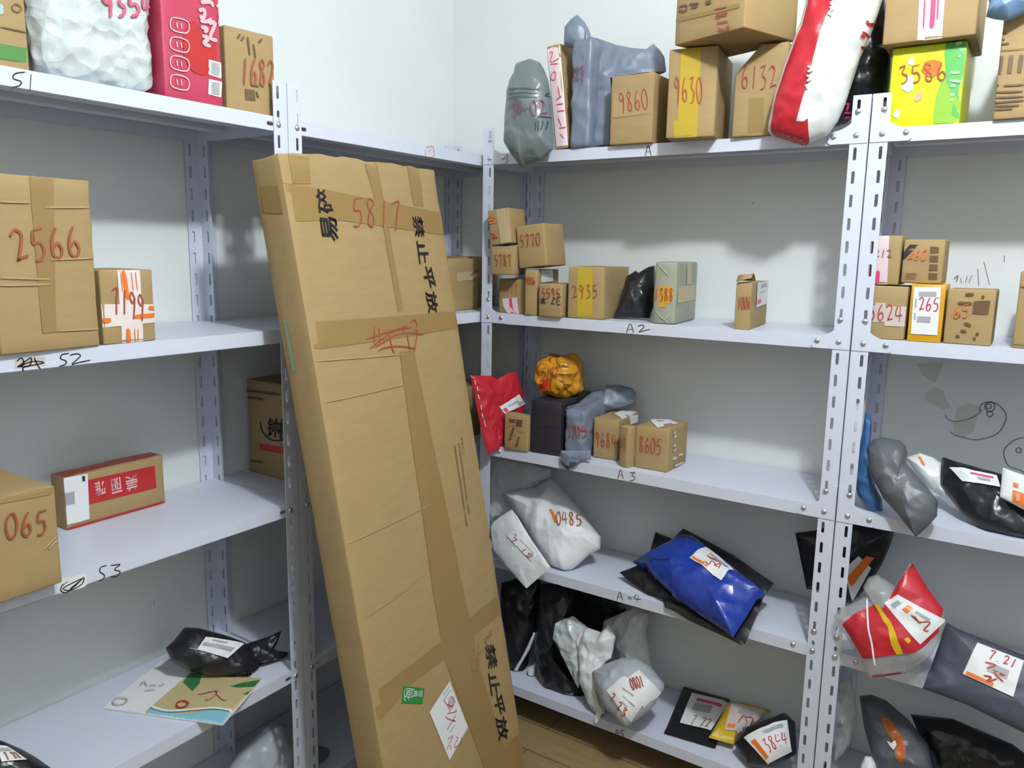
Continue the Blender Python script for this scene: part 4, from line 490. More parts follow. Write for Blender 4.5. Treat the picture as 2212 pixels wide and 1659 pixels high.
{"t":"box","name":"carton","label":"small brown carton marked 7199 crossed by white and orange printed tape","cat":"box","base":"S","z":1.278,"q":[0.2266,-1.3558,0.0265,0.1026,0.13,0.133,0.0],"mat":"kraft","dec":[["poly","printed_tape","front","tape_whiteorange",[[0.0338,0.1326],[0.0775,0.1322],[0.0763,-0.0009],[0.0344,-0.0011]],0.0006,None],["poly","printed_tape","front","tape_whiteorange",[[0.0003,0.0729],[0.105,0.0681],[0.1045,0.0338],[-0.0019,0.0314]],0.0008,None],["strokes","printed_bar","front","print_orange",[[[0.0448,0.1313],[0.0499,0.0795]],[[0.0463,0.0261],[0.0471,-0.001]],[[-0.0005,0.0444],[0.015,0.0435]],[[0.0594,0.0466],[0.1046,0.0483]],[[0.0897,0.0622],[0.1053,0.0601]]],0.008,None],["ink","handwritten_number","front","marker_red","7199",[0.0187,0.0595],[0.0634,-0.0198],[0.0006,0.0449],0.003,None],["strokes","printed_text","front","print_orange",[[[0.0595,0.1286],[0.0613,0.0956]],[[0.0676,0.1285],[0.0695,0.0953]],[[0.0593,0.0252],[0.0591,0.0006]],[[0.0662,0.0247],[0.0647,0.0014]],[[0.0394,0.1288],[0.0409,0.0937]]],0.0015,None]]},
{"t":"box","name":"carton","label":"large brown carton marked 065 at the far left of the third shelf","cat":"box","base":"S","z":0.878,"q":[0.2165,-1.6256,0.026,0.1991,0.22,0.1732,0.0],"mat":"kraft","dec":[["ink","handwritten_number","front","marker_brown","065",[0.1134,0.1057],[0.069,-0.0109],[0.0022,0.0409],0.004,None],["poly","packing_tape","front","tape_brown",[[0.0679,0.1806],[0.2047,0.1738],[0.2043,0.1585],[0.0668,0.1681]],0.0006,None],["strokes","clear_tape","front","tape_shiny",[[[0.1728,0.0691],[0.1938,0.0851]],[[0.1792,0.067],[0.1947,0.0792]]],0.003,None]]},
{"t":"box","name":"printed_box","label":"long brown and red printed box with white label, third left shelf","cat":"box","base":"S","z":0.878,"q":[0.048,-1.278,0.0213,0.2217,0.0496,0.1119,0.0],"mat":"kraft","dec":[["poly","red_band","front","print_red",[[-0.0312,0.0968],[0.1997,0.0926],[0.2011,0.0407],[-0.0322,0.0443]],0.0006,None],["poly","red_lid","top","print_redbrown",[[0,0],[0.222,0],[0.222,0.049],[0,0.049]],0.0006,None],["cjk","printed_text","front","print_palepink","雅",[0.084,0.0883],[-0.0223,-0.0009],[0.0013,-0.0311],None],["cjk","printed_text","front","print_palepink","丽",[0.1191,0.0859],[-0.0231,-0.0005],[0.0014,-0.0323],None],["cjk","printed_text","front","print_palepink","美",[0.1573,0.083],[-0.0276,0.0004],[-0.0003,-0.0332],None],["label","shipping_label","front","paper_white",[[-0.0099,0.1114],[0.0491,0.1092],[0.046,0.0121],[-0.0112,0.0122]],[["bar",0.15,0.42,0.5,0.68,"print_grey"],["bar",0.8,0.85,0.9,0.97,"print_dark"]]],["poly","red_edge","front","print_red",[[0,0],[0.222,0],[0.222,0.006],[0,0.006]],0.0006,None]]},
{"t":"bag","name":"booklet","label":"glossy booklet with a beach picture lying on the fourth left shelf","cat":"booklet","O":[0.2,-1.25,0.469],"u":[1.0,0.0,0.0],"v":[0.0,1.0,0.0],"n":[0.0,0.0,1.0],"outline":[[-0.1877,0.0871],[-0.1072,-0.1018],[0.152,0.0074],[0.0749,0.1733]],"Tf":0.002,"Tb":0.0,"mat":"paper_white","flat":0.004,"dec":[["poly","sand_print","front","print_sand",[[-0.0821,0.0967],[0.077,0.1717],[0.154,0.006],[-0.0143,-0.0692]],0.0003,None],["poly","sea_print","front","print_sea",[[-0.015,-0.0452],[0.0133,-0.041],[0.0623,-0.0135],[0.0849,0.017],[0.1115,0.0372],[0.1367,0.0465],[0.1526,0.0071],[-0.014,-0.0676]],0.0005,None],["strokes","surf_print","front","paper_white",[[[-0.0222,-0.0444],[0.0107,-0.0393],[0.0352,-0.0255],[0.0701,0.0079],[0.0946,0.0297],[0.1357,0.0472]]],0.007,None],["poly","leaf_print","front","print_leaf",[[-0.0572,0.0552],[-0.0789,0.0903],[-0.0549,0.1031],[-0.0207,0.073],[-0.0061,0.0447]],0.0005,None],["poly","leaf_print","front","print_leaf",[[0.0448,0.105],[0.0539,0.1302],[0.0781,0.164],[0.091,0.1362],[0.0647,0.1134]],0.0005,None],["poly","leaf_print","front","print_leaf",[[0.095,0.1009],[0.0959,0.1236],[0.107,0.1235],[0.1089,0.1092]],0.0005,None],["strokes","starfish_print","front","print_peach",[[[0.0177,0.0443],[0.0352,0.0725],[0.0873,0.0631]],[[0.0535,0.0391],[0.0356,0.0887]]],0.012,None],["strokes","lifebuoy_print","front","print_red",[[[0.0166,-0.0095],[0.0113,0.0016],[0.02,0.0093],[0.0339,0.0065],[0.0385,-0.005],[0.0304,-0.013],[0.0166,-0.0095]]],0.004,None],["strokes","printed_text","front","print_grey",[[[-0.1174,-0.0122],[-0.1256,0.0024],[-0.1044,-0.0029]],[[-0.1013,0.0009],[-0.0901,0.0113]],[[-0.0828,0.0125],[-0.0787,0.0235]],[[-0.0907,-0.0171],[-0.0751,-0.002]],[[-0.1637,0.0515],[-0.1287,0.0678]],[[-0.1057,-0.0815],[-0.1103,-0.0681],[-0.0951,-0.0589],[-0.0836,-0.062],[-0.0786,-0.0757],[-0.0911,-0.0845],[-0.1057,-0.0815]]],0.003,None]]},
{"t":"bag","name":"black_bag","label":"black plastic bag rolled into a bundle with a white label, on the fourth left shelf","cat":"bag","O":[0.17,-1.12,0.505],"u":[0.4104,0.9119,-0.0],"v":[-0.5148,0.2317,0.8254],"n":[0.7527,-0.3387,0.5645],"outline":[[-0.1069,0.0533],[-0.0885,0.0651],[-0.0611,0.0898],[-0.0341,0.0823],[0.0189,0.054],[0.0653,0.0241],[0.0824,-0.0065],[0.0911,-0.0422],[0.0803,-0.0616],[0.0546,-0.0621],[-0.0129,-0.0371],[-0.0613,-0.0119],[-0.0977,0.0206]],"Tf":0.045,"Tb":0.03,"mat":"plastic_black","wr":0.006,"seed":41,"lift":0.011,"dec":[["label","shipping_label","front","paper_white",[[-0.0254,0.0511],[0.0604,0.0193],[0.013,-0.0074],[-0.0478,0.0277]],[["bar",0.05,0.35,0.9,0.6,"print_grey"],["bar",0.2,0.75,0.6,0.85,"print_grey"]]]]},
{"t":"bag","name":"twisted_end","label":"x","cat":"bag","O":[0.2,-1.0,0.52],"u":[0.4104,0.9119,-0.0],"v":[-0.3783,0.1702,0.9099],"n":[0.8297,-0.3734,0.4149],"outline":[[-0.0699,-0.0032],[-0.0476,-0.003],[0.006,0.0012],[0.0341,0.008],[0.0207,-0.0175],[0.0093,-0.0299],[0.0301,-0.0463],[0.0433,-0.0572],[0.0381,-0.071],[-0.0074,-0.0931],[-0.0589,-0.087],[-0.0765,-0.0532]],"Tf":0.02,"Tb":0.02,"mat":"plastic_black","wr":0.01,"seed":43,"lift":0.011,"childof":1,"dec":[]},
{"t":"bag","name":"black_bag","label":"black bag with a white label at the bottom left of the picture","cat":"bag","O":[0.24,-1.5,0.51],"u":[0.1961,0.9806,-0.0],"v":[-0.5549,0.111,0.8245],"n":[0.8085,-0.1617,0.5659],"outline":[[-0.143,0.083],[-0.0978,0.0626],[-0.0703,0.0351],[-0.0516,0.0125],[-0.0314,-0.0167],[-0.032,-0.057],[-0.1605,-0.0174]],"Tf":0.05,"Tb":0.035,"mat":"plastic_black","wr":0.005,"seed":47,"dec":[["label","shipping_label","front","paper_white",[[-0.1115,0.0557],[-0.095,0.0459],[-0.072,0.0106],[-0.1104,0.0222]],[["bar",0.1,0.6,0.8,0.8,"print_grey"],["ink","7.22",0.2,0.1,0.9,0.5,"marker_faded"]]]]},
{"t":"bag","name":"grey_bag","label":"large pale grey plastic bag on the lowest left shelf beneath the booklet","cat":"bag","O":[0.135,-1.0,0.25],"u":[0.2873,0.9578,-0.0],"v":[-0.1362,0.0409,0.9898],"n":[0.9481,-0.2844,0.1422],"outline":[[-0.0848,-0.1237],[-0.0721,-0.072],[-0.0457,-0.0459],[-0.02,-0.0313],[0.0322,-0.0055],[0.0661,-0.0077],[0.0859,-0.0279],[0.1236,-0.0486],[0.1593,-0.1015],[0.1845,-0.1776],[0.1878,-0.2412],[0.0597,-0.2588],[-0.0598,-0.1962]],"Tf":0.05,"Tb":0.04,"mat":"plastic_grey","wr":0.013,"seed":53,"dec":[["poly","dark_tear","front","plastic_black",[[0.0007,-0.0053],[0.015,0.0159],[0.0369,0.0056]],0.0006,None]]},
{"t":"bag","name":"white_bag","label":"white plastic bag standing upright at the left end of the fourth shelf","cat":"bag","O":[0.42,-0.09,0.6],"u":[0.9806,0.1961,-0.0],"v":[-0.0191,0.0957,0.9952],"n":[0.1952,-0.9759,0.0976],"outline":[[-0.1976,0.1515],[-0.1777,0.1733],[-0.1525,0.1908],[-0.1007,0.1896],[0.0211,0.1777],[0.0203,0.1492],[-0.0252,0.1173],[-0.0429,0.0743],[-0.0755,0.0216],[-0.1391,0.0028],[-0.1725,-0.0118],[-0.1769,-0.0272],[-0.2018,0.0381]],"Tf":0.02,"Tb":0.02,"mat":"plastic_white","wr":0.007,"seed":59,"dec":[]},
{"t":"bag","name":"white_mailer","label":"flat white mailer with label marked 7.15 drooping over the fourth shelf edge","cat":"bag","O":[0.45,-0.305,0.56],"u":[0.9988,-0.0499,0.0],"v":[0.0165,0.3296,0.944],"n":[-0.0471,-0.9428,0.33],"outline":[[-0.1059,0.0706],[-0.0743,0.1046],[-0.0377,0.1348],[-0.0113,0.118],[0.0507,0.0657],[0.1367,0.0026],[0.1034,-0.0377],[0.0715,-0.0758],[0.0536,-0.0677],[-0.0087,-0.0359],[-0.0717,0.0019]],"Tf":0.014,"Tb":0.012,"mat":"plastic_white","wr":0.003,"seed":61,"dec":[["label","shipping_label","front","paper_white",[[-0.0041,0.0768],[0.0886,0.0267],[0.0761,0.0044],[-0.0234,0.057]],[["bar",0.1,0.75,0.2,0.95,"print_grey"],["bar",0.35,0.8,0.9,0.9,"print_grey"],["bar",0.85,0.3,0.95,0.7,"print_grey"],["ink","7.15",0.15,0.1,0.95,0.6,"marker_crimson"]]]]},
{"t":"bag","name":"white_bag","label":"puffy white bag with red handwriting and orange stripe on the fourth shelf","cat":"bag","O":[0.55,-0.17,0.62],"u":[0.995,0.0995,-0.0],"v":[-0.0595,0.5951,0.8014],"n":[0.0797,-0.7975,0.5981],"outline":[[-0.2413,0.08],[-0.2006,0.1021],[-0.1431,0.1193],[-0.0945,0.1626],[-0.0436,0.1284],[0.0172,0.0899],[0.0692,0.0421],[0.1171,0.0047],[0.1243,-0.0303],[0.0959,-0.0541],[0.0689,-0.0911],[0.0409,-0.1248],[0.0009,-0.1188],[-0.0357,-0.0944],[-0.082,-0.0571],[-0.1249,-0.0178],[-0.177,0.0311],[-0.2129,0.0596]],"Tf":0.06,"Tb":0.05,"mat":"plastic_white","wr":0.006,"seed":67,"dec":[["ink","handwritten_number","front","marker_red","0485",[-0.0039,-0.0015],[0.0718,0.0176],[-0.0166,0.0391],0.003,None],["poly","orange_stripe","front","print_orange",[[-0.0441,0.0429],[-0.0365,0.0452],[-0.0035,0.0102],[-0.0114,0.0041]],0.0006,None]]},
{"t":"bag","name":"black_mailer","label":"black mailer bag lying under the blue mailer, overhanging the shelf","cat":"bag","O":[0.93,-0.24,0.548],"u":[0.9872,-0.1592,0.0],"v":[0.1348,0.836,0.5318],"n":[-0.0847,-0.525,0.8468],"outline":[[-0.1797,0.0079],[-0.1478,0.0427],[-0.1341,0.1084],[-0.1565,0.1777],[-0.0938,0.1728],[-0.0841,0.218],[-0.0515,0.2115],[0.0939,0.178],[0.2338,0.128],[0.2278,0.0779],[0.2439,-0.0744],[0.1793,-0.0679],[0.0834,-0.0606],[-0.0617,-0.0282],[-0.1432,-0.0061]],"Tf":0.014,"Tb":0.012,"mat":"plastic_black","wr":0.004,"seed":71,"dec":[]},
{"t":"bag","name":"blue_mailer","label":"shiny royal blue mailer bag with a white label on the fourth shelf","cat":"bag","O":[0.93,-0.24,0.588],"u":[0.9872,-0.1592,0.0],"v":[0.1348,0.836,0.5318],"n":[-0.0847,-0.525,0.8468],"outline":[[-0.1372,0.0095],[-0.11,0.0507],[-0.0713,0.1105],[-0.0485,0.1476],[-0.0117,0.1491],[0.034,0.1316],[0.1321,0.0922],[0.2034,0.0632],[0.2436,0.0445],[0.231,0.0199],[0.2296,-0.0286],[0.2252,-0.1025],[0.1416,-0.0797],[0.0436,-0.0561],[-0.0649,-0.0099],[-0.0963,0.0109]],"Tf":0.06,"Tb":0.012,"mat":"plastic_blue","wr":0.006,"seed":73,"dec":[["label","shipping_label","front","paper_white",[[0.0515,0.1102],[0.1583,0.0624],[0.1522,0.007],[0.0414,0.0444]],[["bar",0.05,0.05,0.55,0.16,"print_orange"],["bar",0.3,0.7,0.9,0.85,"print_grey"]]],["strokes","handwritten_scribble","front","marker_red",[[[0.0808,0.0697],[0.0984,0.0605],[0.1242,0.0598],[0.1324,0.0602]],[[0.0907,0.0419],[0.1041,0.0366],[0.1064,0.053],[0.1257,0.0397]],[[0.1165,0.0413],[0.1264,0.0554],[0.1314,0.0367]],[[0.0867,0.0666],[0.1196,0.0606]]],0.003,"shipping_label"]]},
{"t":"bag","name":"black_bag","label":"black plastic bag against the left end of the bottom shelf","cat":"bag","O":[0.42,-0.14,0.25],"u":[0.9578,0.2873,-0.0],"v":[-0.0274,0.0913,0.9954],"n":[0.286,-0.9535,0.0953],"outline":[[-0.1088,0.1397],[-0.0435,0.1688],[0.022,0.1729],[0.0298,0.1146],[0.0235,0.039],[0.007,-0.0386],[-0.0054,-0.0961],[-0.0065,-0.2329],[-0.0659,-0.2286],[-0.086,-0.1301],[-0.1084,0.0186]],"Tf":0.05,"Tb":0.04,"mat":"plastic_black","wr":0.008,"seed":79,"dec":[]},
{"t":"bag","name":"black_bag","label":"tall black plastic bag slumped left of the clear bubble wrap","cat":"bag","O":[0.55,-0.17,0.25],"u":[0.995,0.0995,-0.0],"v":[-0.0194,0.1942,0.9808],"n":[0.0976,-0.9759,0.1952],"outline":[[-0.0937,0.1743],[-0.0316,0.1826],[0.0279,0.1576],[0.0161,0.0846],[-0.0224,0.0615],[-0.0199,-0.0466],[0.0798,-0.1139],[0.103,-0.163],[0.0644,-0.1971],[0.0237,-0.1971],[-0.0123,-0.1979],[-0.058,-0.1229],[-0.0897,-0.0356],[-0.0906,0.0599]],"Tf":0.05,"Tb":0.04,"mat":"plastic_black","wr":0.008,"seed":83,"dec":[]},
{"t":"bag","name":"black_bag","label":"black plastic bag in the shadow at the back of the bottom shelf","cat":"bag","O":[0.62,-0.045,0.3],"u":[1.0,0.0,-0.0],"v":[0.0,0.0,1.0],"n":[0.0,-1.0,0.0],"outline":[[-0.1751,0.0726],[-0.0739,0.0835],[0.0655,0.0804],[0.0869,0.0663],[0.0393,-0.0435],[-0.011,-0.1315],[-0.0879,-0.156],[-0.1349,-0.1121],[-0.1667,-0.0149]],"Tf":0.012,"Tb":0.012,"mat":"plastic_black","wr":0.004,"seed":85,"dec":[]},
{"t":"bag","name":"white_mailer","label":"thin white mailer edge wedged between the black bags","cat":"bag","O":[0.42,-0.2,0.25],"u":[0.9578,0.2873,-0.0],"v":[0.0,0.0,1.0],"n":[0.2873,-0.9578,0.0],"outline":[[0.0405,0.0241],[0.0479,0.0202],[0.0294,-0.0366],[-0.0188,-0.1322],[-0.026,-0.1252],[0.005,-0.0614]],"Tf":0.006,"Tb":0.006,"mat":"plastic_white","wr":0.001,"seed":87,"dec":[]},
{"t":"bag","name":"white_mailer","label":"small folded white mailer at the foot of the black bags","cat":"bag","O":[0.44,-0.2,0.2],"u":[0.9578,0.2873,-0.0],"v":[0.0,0.0,1.0],"n":[0.2873,-0.9578,0.0],"outline":[[0.0081,-0.0458],[0.0325,-0.0259],[0.0288,-0.0833],[0.0197,-0.1214],[0.0026,-0.143],[0.004,-0.088]],"Tf":0.008,"Tb":0.006,"mat":"plastic_white","wr":0.002,"seed":89,"dec":[]},
{"t":"bag","name":"bubble_wrap_bag","label":"clear bubble wrap bag poking up between black and white bags","cat":"bag","O":[0.58,-0.212,0.28],"u":[0.995,0.0995,-0.0],"v":[-0.0285,0.2846,0.9582],"n":[0.0953,-0.9535,0.286],"outline":[[-0.0324,0.0565],[-0.0076,0.0759],[0.0179,0.0894],[0.0681,0.0685],[0.0592,0.0305],[0.0608,-0.0272],[0.0724,-0.0864],[0.0669,-0.1143],[0.0058,-0.0409],[-0.0348,0.0081]],"Tf":0.018,"Tb":0.01,"mat":"bubble_wrap","wr":0.008,"seed":91,"dec":[]},
{"t":"bag","name":"white_bag","label":"crumpled white plastic bag hanging over the edge of the bottom shelf","cat":"bag","O":[0.64,-0.222,0.26],"u":[1.0,0.0,-0.0],"v":[0.0,0.3304,0.9439],"n":[0.0,-0.9439,0.3304],"outline":[[-0.0124,0.0476],[0.0037,0.0925],[0.0549,0.0909],[0.0741,0.1183],[0.1048,0.0893],[0.1027,0.0275],[0.0905,0.0152],[0.0817,-0.0136],[0.0698,-0.052],[0.0787,-0.1057],[0.1139,-0.1329],[0.0985,-0.153],[0.0585,-0.1164],[0.0196,-0.0719]],"Tf":0.028,"Tb":0.01,"mat":"plastic_white","wr":0.012,"seed":97,"dec":[]},
{"t":"bag","name":"white_bag","label":"crumpled pale bag in shadow at the back of the bottom shelf","cat":"bag","O":[0.8,-0.09,0.3],"u":[1.0,0.0,-0.0],"v":[0.0,0.2873,0.9578],"n":[0.0,-0.9578,0.2873],"outline":[[-0.1507,0.0258],[-0.0913,0.0695],[-0.0553,0.095],[-0.0097,0.0909],[-0.0077,0.0234],[0.0183,-0.0412],[0.0326,-0.0815],[0.0009,-0.1091],[-0.0509,-0.0978],[-0.0973,-0.0383],[-0.1483,-0.0156]],"Tf":0.04,"Tb":0.03,"mat":"plastic_white","wr":0.014,"seed":101,"dec":[["poly","orange_mark","front","print_orange",[[-0.0154,0.0963],[0.0008,0.1015],[0.0017,0.0909],[-0.012,0.086]],0.0006,None]]},
{"t":"bag","name":"grey_bag","label":"grey bag with white labels marked 7.23 and 0801 on the bottom shelf","cat":"bag","O":[0.74,-0.3,0.207],"u":[0.9923,-0.124,0.0],"v":[0.0874,0.6989,0.7098],"n":[-0.088,-0.7044,0.7044],"outline":[[-0.0397,0.0599],[0.0012,0.1039],[0.0303,0.1291],[0.0735,0.1452],[0.1226,0.1359],[0.173,0.11],[0.1798,0.0949],[0.1674,0.0285],[0.1229,-0.0395],[0.1041,-0.0409],[0.0425,-0.0179],[-0.0129,0.0189]],"Tf":0.055,"Tb":0.045,"mat":"plastic_grey","wr":0.006,"seed":103,"dec":[["label","shipping_label","front","paper_white",[[0.0813,0.0715],[0.1776,0.0802],[0.1329,-0.0242],[0.05,0.0188]],[["bar",0.3,0.5,0.7,0.55,"print_grey"],["bar",0.5,0.3,0.9,0.35,"print_grey"],["bar",0.6,0.15,0.8,0.2,"print_grey"]]],["poly","shipping_label","front","paper_white",[[0.0942,0.0652],[0.1107,0.1076],[0.1803,0.0813],[0.1581,0.0226]],0.0012,None],["ink","handwritten_number","front","marker_red","7.23",[0.0657,0.0028],[0.0584,-0.029],[0.005,0.0197],0.003,None],["ink","handwritten_number","front","marker_red","0801",[0.1224,0.0474],[0.0275,0.0241],[-0.0229,0.0221],0.003,None]]},
{"t":"bag","name":"black_mailer","label":"flat black mailer with a label marked 7.22 on the bottom shelf","cat":"bag","O":[1.0,-0.18,0.136],"u":[1.0,0.0,-0.0],"v":[0.0,0.995,0.0995],"n":[0.0,-0.0995,0.995],"outline":[[-0.0726,-0.0627],[-0.1067,0.1684],[0.0347,0.1806],[0.0701,-0.0462]],"Tf":0.012,"Tb":0.014,"mat":"plastic_black","wr":0.001,"seed":107,"dec":[["label","shipping_label","front","paper_white",[[-0.0672,0.1347],[0.0394,0.1528],[0.0391,0.0033],[-0.0461,-0.0108]],[["bar",0.2,0.75,0.9,0.85,"print_pink"],["bar",0.2,0.45,0.7,0.7,"print_grey"],["ink","7.22",0.3,0.02,0.9,0.3,"marker_faded"]]]]},
{"t":"bag","name":"yellow_mailer","label":"yellow mailer with a paper label on the bottom shelf","cat":"bag","O":[1.1,-0.18,0.16],"u":[0.9487,0.3162,-0.0],"v":[-0.3015,0.9045,0.3015],"n":[0.0953,-0.286,0.9535],"outline":[[-0.0624,-0.0225],[-0.0346,0.0471],[-0.0116,0.1133],[0.0382,0.1155],[0.1036,0.1049],[0.0625,0.0571],[0.0147,0.0063],[0.0042,-0.0314]],"Tf":0.016,"Tb":0.018,"mat":"plastic_yellow","wr":0.003,"seed":109,"dec":[["label","shipping_label","front","paper_pale",[[-0.0057,0.1009],[0.0942,0.0897],[0.02,0.0033],[-0.0209,-0.0013]],[["bar",0.1,0.08,0.5,0.2,"print_orange"],["bar",0.3,0.6,0.8,0.75,"print_grey"]]],["strokes","handwritten_scribble","front","marker_red",[[[0.0137,0.0262],[0.0295,0.0553],[0.0377,0.0364]],[[0.0336,0.0509],[0.0537,0.0551],[0.0456,0.0329]]],0.003,"shipping_label"]]},
{"t":"bag","name":"black_bag","label":"black bag with a white label marked 3844 at the right end of the bottom shelf","cat":"bag","O":[1.17,-0.2,0.19],"u":[0.9899,-0.1414,0.0],"v":[0.106,0.7417,0.6623],"n":[-0.0937,-0.6556,0.7493],"outline":[[-0.0468,-0.0409],[-0.0322,0.0133],[0.0267,0.0697],[0.0483,0.09],[0.0771,0.0786],[0.108,0.0041],[0.0628,-0.0577],[0.0043,-0.0767]],"Tf":0.045,"Tb":0.04,"mat":"plastic_black","wr":0.004,"seed":113,"dec":[["label","shipping_label","front","paper_white",[[-0.0168,-0.0234],[0.0664,0.067],[0.1011,-0.0004],[0.0581,-0.0559]],[["bar",0.05,0.1,0.18,0.75,"print_orange"],["bar",0.4,0.75,0.9,0.88,"print_grey"],["ink","3844",0.25,0.2,0.95,0.6,"marker_crimson"]]]]},
{"t":"bag","name":"blue_bag","label":"dark blue plastic bag hanging at the left end of the third right shelf","cat":"bag","O":[1.42,-0.235,0.97],"u":[0.9988,0.0499,-0.0],"v":[-0.005,0.0993,0.995],"n":[0.0497,-0.9938,0.0994],"outline":[[-0.0526,0.1322],[-0.0393,0.1311],[-0.0365,0.1069],[-0.0388,0.0793],[-0.0351,0.014],[-0.013,-0.0346],[0.0032,-0.062],[0.0065,-0.097],[0.0019,-0.113],[-0.0274,-0.0923],[-0.0506,-0.0604],[-0.0618,-0.0233],[-0.0589,0.0269],[-0.0542,0.0827]],"Tf":0.02,"Tb":0.015,"mat":"plastic_deepblue","wr":0.007,"seed":127,"dec":[]},
{"t":"bag","name":"white_bag","label":"pale plastic bag half hidden behind the right-hand post","cat":"bag","O":[1.38,-0.16,0.97],"u":[0.9988,0.0499,-0.0],"v":[-0.005,0.0993,0.995],"n":[0.0497,-0.9938,0.0994],"outline":[[-0.0648,0.1396],[-0.0387,0.1425],[-0.0243,0.1554],[-0.0249,0.1071],[-0.025,0.0672],[-0.0331,0.029],[-0.0291,-0.0135],[-0.0442,-0.0216],[-0.0573,0.0053],[-0.0654,0.0907]],"Tf":0.025,"Tb":0.02,"mat":"plastic_white","wr":0.008,"seed":131,"dec":[]},
{"t":"bag","name":"grey_bag","label":"grey plastic-wrapped bundle lying on a slant, third right shelf","cat":"bag","O":[1.5,-0.285,0.95],"u":[0.995,-0.0995,0.0],"v":[0.0407,0.4066,0.9127],"n":[-0.0908,-0.9082,0.4087],"outline":[[-0.1131,0.1031],[-0.0942,0.1104],[-0.0593,0.1094],[-0.0452,0.0994],[-0.0389,0.0841],[-0.0386,0.0624],[0.0091,0.0208],[0.0385,-0.0097],[0.0429,-0.0424],[0.0275,-0.0718],[0.0109,-0.0959],[-0.0001,-0.0862],[-0.0342,-0.0547],[-0.0684,-0.0275],[-0.0949,0.0078],[-0.1097,0.0325],[-0.1215,0.0805]],"Tf":0.045,"Tb":0.022,"mat":"plastic_darkgrey","wr":0.006,"seed":137,"dec":[]},
{"t":"bag","name":"white_bag","label":"small white bag with an orange stripe behind the grey bundle","cat":"bag","O":[1.56,-0.12,0.97],"u":[1.0,0.0,-0.0],"v":[0.0,0.3714,0.9285],"n":[0.0,-0.9285,0.3714],"outline":[[-0.1116,0.0165],[-0.0846,0.0322],[-0.054,0.0257],[-0.0355,0.0146],[-0.0099,-0.0366],[0.0179,-0.0915],[-0.0041,-0.0849],[-0.0308,-0.0625],[-0.0625,-0.0433],[-0.0851,-0.0219]],"Tf":0.03,"Tb":0.03,"mat":"plastic_white","wr":0.007,"seed":139,"dec":[["poly","orange_stripe","front","print_orange",[[-0.085,0.0197],[-0.0789,0.0206],[-0.0664,0.0002],[-0.0714,0.0008]],0.0006,None]]},
{"t":"bag","name":"black_mailer","label":"long black mailer with a white label on the third right shelf","cat":"bag","O":[1.75,-0.19,0.94],"u":[0.9939,-0.1104,0.0],"v":[0.0731,0.658,0.7494],"n":[-0.0828,-0.7448,0.6621],"outline":[[-0.2336,0.075],[-0.1882,0.0671],[-0.1095,0.0565],[-0.0051,0.0419],[0.0176,-0.0429],[-0.0036,-0.1034],[-0.0413,-0.0975],[-0.1104,-0.0983],[-0.1687,-0.054],[-0.2215,0.0063]],"Tf":0.04,"Tb":0.03,"mat":"plastic_black","wr":0.005,"seed":149,"dec":[["label","shipping_label","front","paper_white",[[-0.2088,0.0396],[-0.1133,0.0356],[-0.0998,0.0031],[-0.1736,0.0053]],[["bar",0.4,0.6,0.9,0.75,"print_pink"],["bar",0.5,0.3,0.8,0.5,"print_grey"]]]]},
{"t":"bag","name":"white_mailer","label":"white mailer with orange print at the right edge, third shelf","cat":"bag","O":[1.8,-0.27,0.95],"u":[0.995,-0.0995,0.0],"v":[0.051,0.5101,0.8586],"n":[-0.0854,-0.8544,0.5126],"outline":[[-0.1578,0.0775],[-0.1006,0.0638],[-0.0382,0.0511],[-0.0282,-0.022],[-0.0891,-0.0139],[-0.1525,0.0106]],"Tf":0.012,"Tb":0.01,"mat":"plastic_white","wr":0.001,"seed":151,"dec":[["poly","orange_print","front","print_orange",[[-0.1329,0.0449],[-0.1231,0.043],[-0.1223,0.034],[-0.1319,0.0359]],0.0006,None],["poly","orange_print","front","print_orange",[[-0.1313,0.0281],[-0.1024,0.0227],[-0.0981,-0.0059],[-0.1288,0.0052]],0.0006,None],["poly","printed_emblem","front","print_peach",[[-0.125,0.0216],[-0.1176,0.0207],[-0.1145,0.0071],[-0.1217,0.0068]],0.0012,None]]},
{"t":"bag","name":"black_mailer","label":"black mailer standing behind the right-hand posts on the fourth shelf","cat":"bag","O":[1.36,-0.1,0.65],"u":[1.0,0.0,-0.0],"v":[0.0,0.0995,0.995],"n":[0.0,-0.995,0.0995],"outline":[[-0.157,0.0863],[-0.1108,0.1022],[-0.03,0.1408],[0.0778,0.1459],[0.0716,0.1065],[0.0568,0.0494],[0.0316,-0.011],[-0.0054,-0.0677],[-0.0696,-0.0486],[-0.1141,-0.0559]],"Tf":0.02,"Tb":0.02,"mat":"plastic_black","wr":0.003,"seed":157,"dec":[["poly","shipping_label","front","paper_white",[[-0.0246,0.0257],[0.0052,0.0658],[0.0358,0.0401],[-0.0,-0.0583]],0.0006,None],["poly","orange_print","front","print_orange",[[-0.017,0.004],[0.0224,0.0697],[0.04,0.0673],[-0.0035,-0.0169]],0.0012,None]]},
